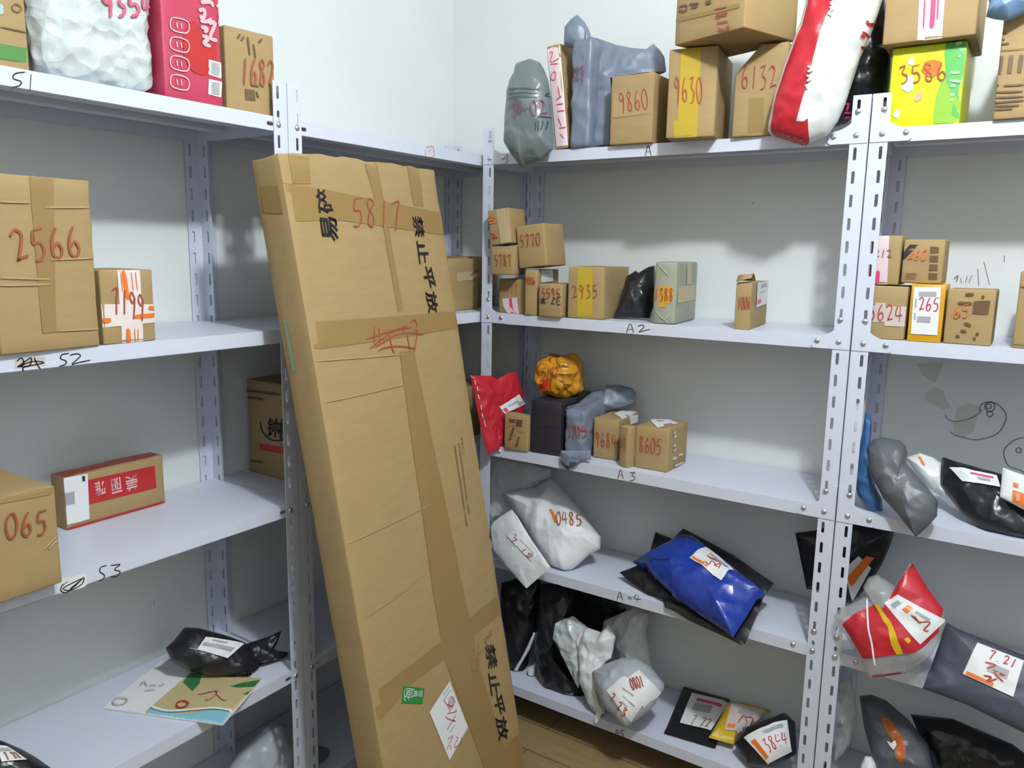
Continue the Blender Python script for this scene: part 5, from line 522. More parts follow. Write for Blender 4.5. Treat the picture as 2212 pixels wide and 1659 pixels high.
{"t":"bag","name":"grey_mailer","label":"large dark slate mailer with a label marked 7.21 overhanging the fourth right shelf","cat":"bag","O":[1.65,-0.27,0.553],"u":[0.995,-0.0995,0.0],"v":[0.0522,0.5224,0.8511],"n":[-0.0847,-0.8468,0.525],"outline":[[-0.08,0.1007],[-0.0511,0.0925],[-0.0057,0.0866],[0.0739,0.0764],[0.1611,0.0679],[0.1676,-0.0735],[0.0975,-0.0783],[0.0487,-0.0706],[-0.0094,-0.0604],[-0.0993,-0.0569],[-0.0912,-0.0032]],"Tf":0.02,"Tb":0.018,"mat":"plastic_slate","wr":0.003,"seed":167,"dec":[["label","shipping_label","front","paper_white",[[-0.0115,0.0736],[0.0766,0.0635],[0.0698,-0.0171],[-0.027,-0.0016]],[["bar",0.05,0.02,0.6,0.12,"print_orange"],["bar",0.4,0.35,0.8,0.6,"print_grey"],["ink","7.21",0.3,0.7,0.9,0.95,"marker_crimson"]]],["strokes","handwritten_scribble","front","marker_red",[[[0.0118,0.007],[0.0256,0.0086],[0.0192,-0.0034],[0.0367,0.0093]],[[0.0258,0.0249],[0.0488,0.02],[0.0294,0.0197],[0.0482,0.0069]],[[0.0098,0.0358],[0.0295,0.036],[0.0146,0.0243]]],0.004,"shipping_label"]]},
{"t":"bag","name":"snack_bag","label":"red and yellow snack bag in clear plastic dangling over the fourth right shelf","cat":"bag","O":[1.45,-0.325,0.57],"u":[0.9988,-0.0499,0.0],"v":[0.0165,0.3296,0.944],"n":[-0.0471,-0.9428,0.33],"outline":[[-0.0991,0.059],[-0.089,0.0794],[-0.0626,0.1025],[-0.0367,0.1252],[-0.0476,0.1431],[-0.0398,0.1661],[-0.0221,0.1775],[0.005,0.1672],[0.0186,0.1605],[0.0293,0.194],[0.042,0.2238],[0.0879,0.1687],[0.119,0.1374],[0.1275,0.1071],[0.124,0.0799],[0.1056,0.0222],[0.0822,-0.0016],[0.0639,-0.0207],[0.0353,-0.0349],[-0.001,-0.0541],[-0.0149,-0.0361],[-0.0271,-0.0196],[-0.0624,0.0175]],"Tf":0.045,"Tb":0.03,"mat":"plastic_clear","wr":0.006,"seed":163,"dec":[["poly","red_pouch","front","plastic_red",[[-0.0734,0.0484],[-0.0464,0.0834],[-0.0109,0.112],[0.0071,0.1069],[0.0207,0.1509],[0.0471,0.2214],[0.1196,0.1382],[0.1181,0.0862],[0.0945,0.0468],[0.0791,0.0308],[0.0594,0.023],[-0.0185,-0.0129],[-0.0416,0.0119]],0.001,None],["poly","yellow_band","front","print_gold",[[-0.0118,0.1111],[-0.0028,0.1142],[0.0115,0.0981],[0.0292,0.0831],[0.0413,0.0635],[0.0608,0.0235],[0.0481,0.0179],[0.0363,0.0356],[0.0252,0.0687],[0.0065,0.0899]],0.0014,None],["label","shipping_label","front","paper_white",[[0.0322,0.1456],[0.1285,0.115],[0.0893,0.0524],[0.0081,0.1206]],[["bar",0.3,0.45,0.42,0.8,"print_orange"],["bar",0.5,0.7,0.8,0.8,"print_grey"],["bar",0.1,0.2,0.2,0.7,"print_grey"]]],["strokes","handwritten_scribble","front","marker_red",[[[0.0647,0.1098],[0.078,0.1004],[0.0709,0.1083],[0.0846,0.0958]],[[0.0785,0.0973],[0.1011,0.1038],[0.0921,0.085],[0.1009,0.0843]]],0.003,"shipping_label"],["strokes","red_edge","front","plastic_red",[[[0.0038,-0.0455],[0.0285,-0.0352],[0.0598,-0.0208]]],0.006,None],["strokes","white_string","front","paper_white",[[[-0.0312,0.12],[-0.0236,0.0915],[-0.0131,0.0541],[-0.0026,0.0271],[0.0091,-0.0191]]],0.004,None],["poly","printed_emblem","front","print_gold",[[0.0591,0.0556],[0.0656,0.0625],[0.0725,0.0564],[0.0677,0.0484]],0.0015,None]]},
{"t":"bag","name":"clear_bag","label":"crinkled clear plastic bag behind the right-hand post on the bottom shelf","cat":"bag","O":[1.4,-0.2,0.25],"u":[1.0,0.0,-0.0],"v":[0.0,0.1961,0.9806],"n":[0.0,-0.9806,0.1961],"outline":[[-0.0533,0.1474],[-0.0202,0.1693],[-0.0061,0.1396],[0.0071,0.0872],[0.0013,0.0173],[-0.0122,-0.0179],[-0.0301,-0.0473],[-0.0501,0.0296]],"Tf":0.03,"Tb":0.03,"mat":"plastic_clear","wr":0.012,"seed":173,"dec":[]},
{"t":"bag","name":"black_bag","label":"black plastic bag in the dark bottom right corner under the slate mailer","cat":"bag","O":[1.68,-0.13,0.24],"u":[0.9988,-0.0499,0.0],"v":[0.0143,0.2867,0.9579],"n":[-0.0478,-0.9567,0.287],"outline":[[-0.1669,0.0934],[-0.0763,0.1146],[0.0503,0.1006],[0.1125,0.0727],[0.0906,0.0128],[-0.0859,-0.0591],[-0.1314,0.0323]],"Tf":0.05,"Tb":0.04,"mat":"plastic_black","wr":0.008,"seed":181,"dec":[]},
{"t":"bag","name":"black_bag","label":"grey black bag with an orange and white swoosh mark on the bottom right shelf","cat":"bag","O":[1.55,-0.2,0.22],"u":[0.9988,-0.0499,0.0],"v":[0.0205,0.4094,0.9121],"n":[-0.0455,-0.911,0.4099],"outline":[[-0.1538,0.1493],[-0.1273,0.162],[-0.0917,0.1592],[-0.0397,0.1335],[0.013,0.092],[0.0361,0.0243],[-0.0569,-0.012],[-0.1045,0.0269],[-0.1316,0.0827]],"Tf":0.05,"Tb":0.04,"mat":"plastic_darkgrey","wr":0.008,"seed":179,"dec":[["poly","orange_print","front","print_burnt",[[-0.0933,0.1198],[-0.0734,0.1232],[-0.0505,0.1064],[-0.0301,0.0822],[-0.0233,0.0498],[-0.0323,0.0342],[-0.0451,0.0415],[-0.052,0.0741],[-0.0759,0.0973]],0.0006,None],["poly","white_swoosh","front","paper_white",[[-0.0686,0.0733],[-0.0583,0.0718],[-0.0515,0.0813],[-0.0467,0.0725],[-0.0512,0.0585],[-0.0604,0.0639]],0.0012,None]]},
{"t":"bag","name":"white_bag","label":"white bag tip at the bottom edge on the lowest right shelf","cat":"bag","O":[1.49,-0.27,0.18],"u":[0.9988,-0.0499,0.0],"v":[0.0185,0.3705,0.9286],"n":[-0.0464,-0.9275,0.371],"outline":[[-0.0584,0.0651],[-0.052,0.0889],[-0.0392,0.0937],[-0.0269,0.0808],[-0.0143,0.0437],[-0.0556,0.0274]],"Tf":0.02,"Tb":0.02,"mat":"plastic_white","wr":0.003,"seed":191,"dec":[]},
]
MARKS = [["A",0,"handwritten_text","print_black",[[[0.811,-0.2795,1.699],[0.8178,-0.2795,1.7243],[0.8271,-0.2795,1.6982]],[[0.8138,-0.2795,1.7087],[0.8242,-0.2795,1.7086]]],0.0022],["A",1,"handwritten_text","print_black",[[[0.779,-0.2795,1.2489],[0.7884,-0.2795,1.2749],[0.8,-0.2795,1.2504]],[[0.7828,-0.2795,1.2588],[0.7965,-0.2795,1.2603]],[[0.8105,-0.2795,1.2695],[0.8228,-0.2795,1.273],[0.8283,-0.2795,1.2688],[0.8148,-0.2795,1.2542],[0.8253,-0.2795,1.2577],[0.8461,-0.2795,1.2636]]],0.0022],["A",2,"handwritten_text","print_black",[[[0.7708,-0.2795,0.8497],[0.7779,-0.2795,0.8773],[0.7872,-0.2795,0.8526]],[[0.7737,-0.2795,0.8602],[0.7843,-0.2795,0.8626]],[[0.8048,-0.2795,0.8721],[0.8208,-0.2795,0.8771],[0.8115,-0.2795,0.8664],[0.8214,-0.2795,0.8636],[0.8154,-0.2795,0.8534],[0.8057,-0.2795,0.8516]]],0.0022],["A",3,"handwritten_text","print_black",[[[0.7836,-0.2795,0.5012],[0.7907,-0.2795,0.5291],[0.8,-0.2795,0.5057]],[[0.7865,-0.2795,0.5119],[0.7971,-0.2795,0.5153]],[[0.8154,-0.2795,0.5215],[0.8273,-0.2795,0.5221]],[[0.8156,-0.2795,0.5181],[0.8275,-0.2795,0.5187]],[[0.8166,-0.2795,0.5149],[0.8268,-0.2795,0.5151]],[[0.8412,-0.2795,0.5352],[0.834,-0.2795,0.5213],[0.8549,-0.2795,0.5227]],[[0.8465,-0.2795,0.5354],[0.8433,-0.2795,0.5089]]],0.0022],["A",4,"handwritten_text","print_black",[[[0.7949,-0.2795,0.0931],[0.8006,-0.2795,0.1141],[0.808,-0.2795,0.0981]],[[0.7972,-0.2795,0.1011],[0.8057,-0.2795,0.1048]],[[0.8236,-0.2795,0.1205],[0.8139,-0.2795,0.1147],[0.8121,-0.2795,0.1077],[0.8199,-0.2795,0.1064],[0.8188,-0.2795,0.1007],[0.8105,-0.2795,0.0944]]],0.0022],["S",0,"handwritten_text","print_black",[[[0.2995,-1.5039,1.7241],[0.2995,-1.5188,1.719],[0.2995,-1.5225,1.7112],[0.2995,-1.5114,1.7085],[0.2995,-1.514,1.702],[0.2995,-1.5268,1.6963]],[[0.2995,-1.495,1.7226],[0.2995,-1.4988,1.6964]]],0.0022],["S",1,"handwritten_text","print_black",[[[0.2995,-1.4693,1.2698],[0.2995,-1.4809,1.2687],[0.2995,-1.4838,1.2623],[0.2995,-1.4752,1.257],[0.2995,-1.4773,1.2516],[0.2995,-1.4872,1.2493]],[[0.2995,-1.4684,1.2663],[0.2995,-1.4558,1.2678],[0.2995,-1.4507,1.2627],[0.2995,-1.466,1.2506],[0.2995,-1.4551,1.2522],[0.2995,-1.433,1.2544]],[[0.2995,-1.5537,1.2647],[0.2995,-1.5458,1.2697],[0.2995,-1.5435,1.259],[0.2995,-1.5534,1.2555],[0.2995,-1.5375,1.2653],[0.2995,-1.5308,1.2681],[0.2995,-1.535,1.2557],[0.2995,-1.5491,1.2561],[0.2995,-1.5291,1.2621],[0.2995,-1.5116,1.2579],[0.2995,-1.5428,1.2543],[0.2995,-1.5444,1.2475]],[[0.2995,-1.5263,1.2688],[0.2995,-1.5229,1.2568],[0.2995,-1.518,1.248]]],0.0022],["S",2,"paper_label","paper_white",[[[0.2995,-1.5188,0.8606],[0.2995,-1.4942,0.8589],[0.2995,-1.4682,0.8576]]],0.026],["S",1,"paper_label","paper_pale",[[[0.2995,-1.5572,1.2609],[0.2995,-1.5092,1.2605]]],0.026],["S",2,"handwritten_text","print_black",[[[0.2995,-1.431,0.8715],[0.2995,-1.4414,0.872],[0.2995,-1.4442,0.864],[0.2995,-1.4367,0.8554],[0.2995,-1.4386,0.8486],[0.2995,-1.4476,0.8473]],[[0.2995,-1.4237,0.8688],[0.2995,-1.4056,0.8652],[0.2995,-1.4171,0.8594],[0.2995,-1.4066,0.851],[0.2995,-1.4145,0.844],[0.2995,-1.4252,0.8478]],[[0.2995,-1.5104,0.8641],[0.2995,-1.5152,0.8539],[0.2995,-1.5062,0.8462],[0.2995,-1.489,0.8534],[0.2995,-1.4741,0.8633],[0.2995,-1.4777,0.8524],[0.2995,-1.4978,0.8476],[0.2995,-1.511,0.8554],[0.2995,-1.4913,0.8603],[0.2995,-1.4771,0.8613],[0.2995,-1.5004,0.85]],[[0.2995,-1.502,0.8656],[0.2995,-1.5106,0.8612]]],0.0022],["C",0,"stamp_mark","print_red",[[[0.2995,-0.5174,1.72],[0.2995,-0.49,1.7265],[0.2995,-0.4855,1.703],[0.2995,-0.5164,1.6974],[0.2995,-0.5201,1.7146]],[[0.2995,-0.5092,1.7117],[0.2995,-0.4955,1.7167]],[[0.2995,-0.5065,1.7076],[0.2995,-0.5054,1.6992]]],0.0015]]
WALLMARKS = [["pencil_scribble","pencil",1,[[[1.512,-0.0006,1.0796],[1.518,-0.0006,1.0702],[1.5336,-0.0006,1.0649],[1.5554,-0.0006,1.0722],[1.574,-0.0006,1.0833],[1.587,-0.0006,1.0994],[1.5821,-0.0006,1.1002],[1.5877,-0.0006,1.1166],[1.6041,-0.0006,1.1214],[1.6188,-0.0006,1.1175],[1.6319,-0.0006,1.105],[1.6383,-0.0006,1.0889],[1.6336,-0.0006,1.0656],[1.6235,-0.0006,1.0471],[1.6032,-0.0006,1.0341],[1.5796,-0.0006,1.0263],[1.5547,-0.0006,1.0285],[1.5368,-0.0006,1.0317],[1.526,-0.0006,1.039]],[[1.6127,-0.0006,1.1117],[1.6123,-0.0006,1.1065],[1.6099,-0.0006,1.102],[1.6062,-0.0006,1.0992],[1.6017,-0.0006,1.0987],[1.5975,-0.0006,1.1004],[1.5943,-0.0006,1.1042],[1.5928,-0.0006,1.1092],[1.5933,-0.0006,1.1145],[1.5957,-0.0006,1.1189],[1.5994,-0.0006,1.1217],[1.6039,-0.0006,1.1222],[1.6081,-0.0006,1.1204],[1.6112,-0.0006,1.1167],[1.6127,-0.0006,1.1117]],[[1.6056,-0.0006,1.1116],[1.6053,-0.0006,1.1089],[1.6041,-0.0006,1.1066],[1.6021,-0.0006,1.1051],[1.5998,-0.0006,1.1048],[1.5976,-0.0006,1.1058],[1.5959,-0.0006,1.1077],[1.5951,-0.0006,1.1104],[1.5954,-0.0006,1.1131],[1.5966,-0.0006,1.1154],[1.5986,-0.0006,1.1169],[1.6009,-0.0006,1.1172],[1.6031,-0.0006,1.1162],[1.6048,-0.0006,1.1143],[1.6056,-0.0006,1.1116]],[[1.6102,-0.0006,1.0938],[1.61,-0.0006,1.0908],[1.6086,-0.0006,1.0882],[1.6065,-0.0006,1.0866],[1.6039,-0.0006,1.0863],[1.6015,-0.0006,1.0873],[1.5997,-0.0006,1.0894],[1.5988,-0.0006,1.0923],[1.5991,-0.0006,1.0953],[1.6005,-0.0006,1.0979],[1.6026,-0.0006,1.0994],[1.6052,-0.0006,1.0998],[1.6076,-0.0006,1.0988],[1.6094,-0.0006,1.0966],[1.6102,-0.0006,1.0938]],[[1.7024,-0.0006,1.0515],[1.6867,-0.0006,1.0483],[1.6644,-0.0006,1.0403],[1.6495,-0.0006,1.0253],[1.6419,-0.0006,1.007],[1.6463,-0.0006,0.9876],[1.6573,-0.0006,0.9722],[1.679,-0.0006,0.9673],[1.689,-0.0006,0.9605]],[[1.6756,-0.0006,1.0151],[1.6754,-0.0006,1.0124],[1.6742,-0.0006,1.01],[1.6723,-0.0006,1.0085],[1.6701,-0.0006,1.0081],[1.6679,-0.0006,1.009],[1.6663,-0.0006,1.0109],[1.6655,-0.0006,1.0135],[1.6657,-0.0006,1.0163],[1.6669,-0.0006,1.0186],[1.6688,-0.0006,1.0201],[1.6711,-0.0006,1.0205],[1.6732,-0.0006,1.0196],[1.6748,-0.0006,1.0177],[1.6756,-0.0006,1.0151]]],0.0022],["pencil_scribble","pencil",1,[[[1.4994,-0.0006,1.4076],[1.5065,-0.0006,1.4168],[1.505,-0.0006,1.401]],[[1.513,-0.0006,1.4103],[1.5162,-0.0006,1.3981]],[[1.5239,-0.0006,1.3995],[1.5262,-0.0006,1.4163]],[[1.5307,-0.0006,1.4008],[1.5357,-0.0006,1.4188]],[[1.5459,-0.0006,1.4334],[1.5518,-0.0006,1.3938]],[[1.5568,-0.0006,1.4502],[1.5736,-0.0006,1.3968]],[[1.596,-0.0006,1.4651],[1.5975,-0.0006,1.4499]],[[1.4792,-0.0006,1.4092],[1.4826,-0.0006,1.4161]]],0.0028],["wall_stain","stain",1,[[[1.5354,-0.0005,1.0986],[1.5612,-0.0005,1.1134],[1.5814,-0.0005,1.1072],[1.5791,-0.0005,1.0811],[1.5752,-0.0005,1.046],[1.5549,-0.0005,1.0256],[1.5365,-0.0005,1.0346],[1.5313,-0.0005,1.0631]]],0],["wall_stain","stain",1,[[[1.4639,-0.0005,1.1281],[1.483,-0.0005,1.1449],[1.5014,-0.0005,1.1382],[1.5114,-0.0005,1.1131],[1.5227,-0.0005,1.1],[1.5058,-0.0005,1.092],[1.4766,-0.0005,1.1031],[1.4627,-0.0005,1.1132]]],0],["wall_stain","stain",1,[[[1.4366,-0.0005,1.1987],[1.4951,-0.0005,1.2056],[1.4938,-0.0005,1.1925],[1.4844,-0.0005,1.1567],[1.4714,-0.0005,1.1583],[1.4547,-0.0005,1.1712]]],0],["wall_speck","pencil",1,[[[1.0065,-0.0006,1.5948],[1.0058,-0.0006,1.5936],[1.0043,-0.0006,1.5936],[1.0035,-0.0006,1.5949],[1.0041,-0.0006,1.5961],[1.0056,-0.0006,1.5961],[1.0065,-0.0006,1.5948]]],0.0012],["wall_speck","pencil",1,[[[-0.1692,-0.0006,2.2268],[-0.1708,-0.0006,2.2251],[-0.1738,-0.0006,2.2255],[-0.1754,-0.0006,2.2277],[-0.1738,-0.0006,2.2294],[-0.1708,-0.0006,2.2289],[-0.1692,-0.0006,2.2268]]],0.0012],["wall_speck","pencil",0,[[[0.0006,-1.1558,0.6111],[0.0006,-1.1555,0.6029]]],0.002]]
# ------------------------------------------------------------------ room
struct('floor', (-.1, -3.7, -.1), (3.3, .1, 0), 'wood_floor')
struct('ceiling', (-.1, -3.7, 2.72), (3.3, .1, 2.82), 'ceiling_paint')
struct('wall_left', (-.12, -3.7, 0), (-.02, .1, 2.72), 'wall_paint')
wall_back = struct('wall_back', (-.02, .0, 0), (3.3, .1, 2.72), 'wall_paint')
struct('wall_right', (3.2, -3.7, 0), (3.3, 0, 2.72), 'wall_beige')
struct('wall_front', (-.02, -3.7, 0), (3.2, -3.6, 2.72), 'wall_beige')
struct('added_panel_1', (3.18, -3.6, 0), (3.2, -.3, 1.15), 'bounce_damper')  # unseen dark panel, added to weaken bounce light on the lower shelves
struct('added_panel_2', (-.02, -3.6, 0), (3.18, -3.58, 1.15), 'bounce_damper')  # second added panel, out of view on the front wall, same use
WL = bpy.data.objects['wall_left']
def plane_ribbon(lines, w, ax):
    """Ribbon strokes on a vertical plane: ax 1 = a plane of constant y seen from -y, ax 0 = constant x seen from +x."""
    bm = bmesh.new(); val = lines[0][0][ax]
    for l in lines:
        l = smooth_line([((p[0], p[2]) if ax == 1 else (p[1], p[2])) for p in l], 4); ribbon(bm, l, w)
    for v in bm.verts: v.co = (v.co.x, val, v.co.y) if ax == 1 else (val, v.co.x, v.co.y)
    return bm
for name, m, ax, ls, w in WALLMARKS:
    if w: bm = plane_ribbon(ls, w, ax)
    else:
        bm = poly_bm([(p[0], p[2]) for p in ls[0]])
        for v in bm.verts: v.co = (v.co.x, ls[0][0][1], v.co.y)
    if ax == 0:
        for v in bm.verts: v.co.x = -.0194
    obj(name, bm, m, wall_back if ax == 1 else WL)

# ------------------------------------------------------------------ slotted-angle racks
def strip(bm, L, W, holes, M, m_=.004):
    """Flat metal strip, length L along local x, width W along local y, octagonal slots (centre, offset, half length, half width)."""
    def q(x, y): return bm.verts.new(M @ Vector((x, y, 0)))
    def face(pts): bm.faces.new([q(*p) for p in pts])
    x = 0
    for c, o, hl, hw in sorted(holes):
        a, b = c - hl - m_, c + hl + m_
        if a > x: face([(x, 0), (a, 0), (a, W), (x, W)])
        k = hw * .55
        H = [(c - hl, o - hw + k), (c - hl + k, o - hw), (c + hl - k, o - hw), (c + hl, o - hw + k), (c + hl, o + hw - k), (c + hl - k, o + hw), (c - hl + k, o + hw), (c - hl, o + hw - k)]
        face([(a, 0), (b, 0), H[2], H[1]]); face([(b, 0), H[3], H[2]]); face([(b, 0), (b, W), H[4], H[3]]); face([(b, W), H[5], H[4]])
        face([(b, W), (a, W), H[6], H[5]]); face([(a, W), H[7], H[6]]); face([(a, W), (a, 0), H[0], H[7]]); face([(a, 0), H[1], H[0]])
        x = b
    if x < L: face([(x, 0), (L, 0), (L, W), (x, W)])
POST_H = 1.8; Z0 = 1.766
SLOT0 = [Z0 + .0115 - .05 * k for k in range(36)]
def post_bm(x, y, d1, d2, w=.036, off=.0125, t=.0018):
    """L-shaped upright: corner at (x, y); flanges run along d1 and d2."""
    bm = bmesh.new()
    for d, flip in ((d1, 0), (d2, 1)):
        X = Vector((0, 0, 1)); Y = Vector((d[0], d[1], 0)); M = Matrix((X, Y, X.cross(Y))).transposed().to_4x4(); M.translation = Vector((x, y, 0))
        strip(bm, POST_H, w, [(z, w - off if flip == 0 else w - off, .0135, .0034) for z in SLOT0 if z > .03], M)
    bmesh.ops.remove_doubles(bm, verts=bm.verts[:], dist=1e-5)
    bmesh.ops.recalc_face_normals(bm, faces=bm.faces[:])
    return bm
def solidify(o, t, off):
    m_ = o.modifiers.new('sheet_thickness', 'SOLIDIFY'); m_.thickness = t; m_.offset = off; m_.use_even_offset = False
LIP = .030
def shelf_bm(x0, y0, x1, y1, z, slots=None, along='x'):
    """Sheet-steel tray with turned-down lips on all sides and two stiffening channels beneath."""
    bm = bmesh.new(); t = .0012
    add_box(bm, (x0, y0, z - t), (x1, y1, z))
    def lip(a, b, axis):
        if axis == 'x': add_box(bm, (x0, a, z - LIP), (x1, b, z - t))
        else: add_box(bm, (a, y0 + t, z - LIP), (b, y1 - t, z - t))
    if along == 'x':
        lip(y0, y0 + t, 'x')
    else:
        lip(x0, x0 + t, 'y')
        # the front lip (x1 side) carries an oval slot near each end
        M = Matrix((Vector((0, 1, 0)), Vector((0, 0, 1)), Vector((1, 0, 0)))).transposed().to_4x4(); M.translation = Vector((x1, y0, z - LIP))
        strip(bm, y1 - y0, LIP - t, [(s, .014, .0085, .004) for s in (.042, y1 - y0 - .042)], M)
        M2 = M.copy(); M2.translation = Vector((x1 - t, y0, z - LIP))
        strip(bm, y1 - y0, LIP - t, [(s, .014, .0085, .004) for s in (.042, y1 - y0 - .042)], M2)
        add_box(bm, (x1 - t, y0, z - LIP - .0002), (x1, y1, z - LIP + .0006))
    if along == 'x': lip(y1 - t, y1, 'x'); lip(x0, x0 + t, 'y'); lip(x1 - t, x1, 'y')
    else: 
        add_box(bm, (x0 + t, y0, z - LIP), (x1 - t, y0 + t, z - t)); add_box(bm, (x0 + t, y1 - t, z - LIP), (x1 - t, y1, z - t))
    if along == 'x':
        for f in (.33, .67): yc = y0 + (y1 - y0) * f; add_box(bm, (x0 + .02, yc - .018, z - .016), (x1 - .02, yc + .018, z - t))
    else:
        for f in (.33, .67): xc = x0 + (x1 - x0) * f; add_box(bm, (xc - .018, y0 + .02, z - .016), (xc + .018, y1 - .02, z - t))
    bmesh.ops.recalc_face_normals(bm, faces=bm.faces[:])
    return bm
def bolt_bm():
    bm = bmesh.new(); prof = [(0, .0042), (.003, .0038), (.0052, .0026), (.0066, .0008), (.0066, 0)]
    rings = []
    for r, h in prof: rings.append([bm.verts.new((r * math.cos(a * math.pi / 6), r * math.sin(a * math.pi / 6), h)) for a in range(12)] if r else [bm.verts.new((0, 0, h))])
    for i in range(12):
        bm.faces.new((rings[0][0], rings[1][i], rings[1][(i + 1) % 12]))
        for k in range(1, 4): bm.faces.new((rings[k][i], rings[k + 1][i], rings[k + 1][(i + 1) % 12], rings[k][(i + 1) % 12]))
    return bm
BOLT = None
def bolt(parent, p, normal):
    global BOLT
    if BOLT is None:
        o = obj('bolt', bolt_bm(), 'bolt_steel', parent, smooth=True); BOLT = o.data
    else:
        o = bpy.data.objects.new('bolt', BOLT); COL.objects.link(o); o.parent = parent
    o.rotation_euler = (math.pi / 2, 0, 0) if normal == 'y' else (0, math.pi / 2, 0)
    o.location = Vector(p) - parent.location
def gusset_bm(x, y, z, s):
    """Corner plate behind the post: concave outer edge reaching s along the lip; z = upper bolt height."""
    pts = [(0, .016), (0, -.0665), (.076 * s, -.0665), (.082 * s, -.062), (.079 * s, -.040)]
    for k in range(1, 7): a = k / 7 * math.pi / 2; pts.append(((.079 - .060 * math.sin(a)) * s, -.040 + .052 * (1 - math.cos(a))))
    pts.append((.016 * s, .016))
    bm = bmesh.new(); f = bm.faces.new([bm.verts.new((x + p[0], y, z + p[1])) for p in pts]); f.normal_update()
    if f.normal.y > 0: f.normal_flip()
    return bm
LV_A = [1.728, 1.278, .878, .528, .128]; LV_S = [1.728, 1.278, .878, .468, .128]
BN = [0, 9, 17, 24, 32]
SHELVES = {}
def place(o, root): o.location = -root.location
def rack(key, label, x0, y0, x1, y1, levels, front):
    """front 'y': open side faces -y, posts at the four corners; front 'x': open side faces +x."""
    root = bpy.data.objects.new('shelving_rack', None); COL.objects.link(root); root.location = ((x0 + x1) / 2, (y0 + y1) / 2, 0)
    tag(root, label, 'shelving rack', 'white slotted-angle shelving racks')
    if front == 'y': specs = [(x0, y0, (1, 0), (0, 1)), (x1, y0, (-1, 0), (0, 1)), (x0, y1, (1, 0), (0, -1)), (x1, y1, (-1, 0), (0, -1))]
    else: specs = [(x1, y0, (0, 1), (-1, 0)), (x1, y1, (0, -1), (-1, 0)), (x0, y0, (0, 1), (1, 0)), (x0, y1, (0, -1), (1, 0))]
    for x, y, a, b in specs:
        o = obj('post', post_bm(x, y, a, b), 'metal_white', root); place(o, root); solidify(o, .0018, 0)
    i = .0016
    for lv, z in enumerate(levels):
        o = obj('shelf', shelf_bm(x0 + i, y0 + i, x1 - i, y1 - i, z, along='x' if front == 'y' else 'y'), 'metal_white', root); place(o, root)
        SHELVES[(key, lv)] = o
        if front == 'y':
            zb = Z0 - .05 * BN[lv]
            for x, s in ((x0, 1), (x1, -1)):
                if lv < 3:
                    g = obj('gusset_plate', gusset_bm(x, y0 - .0012, zb, s), 'metal_white', root); place(g, root); solidify(g, .0014, 1)
                bx = x + s * .0235
                bolt(root, (bx, y0 - .0022, zb), 'y'); bolt(root, (bx, y0 - .0022, zb - .05), 'y')
                bolt(root, (x + s * .07, y0 - .0024 if lv < 3 else y0 + .0014, zb - .05), 'y')
        else:
            for y, s in ((y0, 1), (y1, -1)): bolt(root, (x1 + .001, y + s * .0235, z - .016), 'x')
    return root
YF = -.277
RK = {'A': rack('A', 'white metal shelf rack against the back wall with shelves marked A2 to A5', .309, YF, 1.3305, -.004, LV_A, 'y'),
      'B': rack('B', 'white metal shelf rack at the right edge, right of the paired posts', 1.335, YF, 2.355, -.004, LV_A, 'y'),
      'S': rack('S', 'white metal shelf rack along the left wall with shelves marked S1 to S3', -.016, -1.995, .298, -.9785, LV_S, 'x'),
      'C': rack('C', 'white metal shelf rack in the room corner behind the tall carton', -.016, -.9755, .298, -.006, LV_S, 'x')}
for rk, lv, name, m, ls, w in MARKS:
    par = SHELVES[(rk, lv)]; bm = plane_ribbon(ls, w, 1 if rk in 'AB' else 0)
    val = YF + .0016 - .0006 if rk in 'AB' else .298 - .0016 + .0006
    if name == 'paper_label': val += .0003 if rk in 'AB' else -.0003
    for v in bm.verts:
        if rk in 'AB': v.co.y = val
        else: v.co.x = val
    obj(name, bm, m, par)

# ------------------------------------------------------------------ parcels
hist = []
def rack_blocks():
    out = []
    for x0, x1, lvs in ((.309, 1.3305, LV_A), (1.335, 2.355, LV_A)):
        for lv in lvs: out += [((x0, YF + .0016, lv - LIP), (x1, .05, lv), .005), ((x0, YF + .0016, lv - LIP), (x1, YF + .012, lv), .0115)]
        for xa, xb, s in ((x0, x0 + .036, 1), (x1 - .036, x1, -1)):
            out.append(((xa, YF - .002, -.1), (xb, YF + .0005, 1.8), .009))
            xs = (x0 - .001, x0 + .001) if s > 0 else (x1 - .001, x1 + .001)
            out.append(((xs[0], YF - .002, -.1), (xs[1], YF + .036, 1.8), .004))
            out.append(((xs[0], -.04, -.1), (xs[1], .01, 1.8), .004))
            for n in BN: 
                zb = Z0 - .05 * n; ga, gb = (xa, xa + .083) if s > 0 else (xb - .083, xb)
                out.append(((ga, YF - .004, zb - .067), (gb, YF + .001, zb + .016 - (0.04 if n > 20 else 0)), .004))
    for y0, y1 in ((-1.995, -.9785), (-.9755, -.006)):
        for lv in LV_S: out.append(((-.05, y0, lv - LIP), (.2964, y1, lv), .005))
        for ya in (y0, y1):
            out.append(((.262, ya - .001, -.1), (.298, ya + .001, 1.8), .004)); out.append(((-.016, ya - .001, -.1), (.02, ya + .001, 1.8), .004))
        for ya, yb in ((y0, y0 + .036), (y1 - .036, y1)): out.append(((.2975, ya, -.1), (.300, yb, 1.8), .0065))
    return out
BLOCKS = rack_blocks()
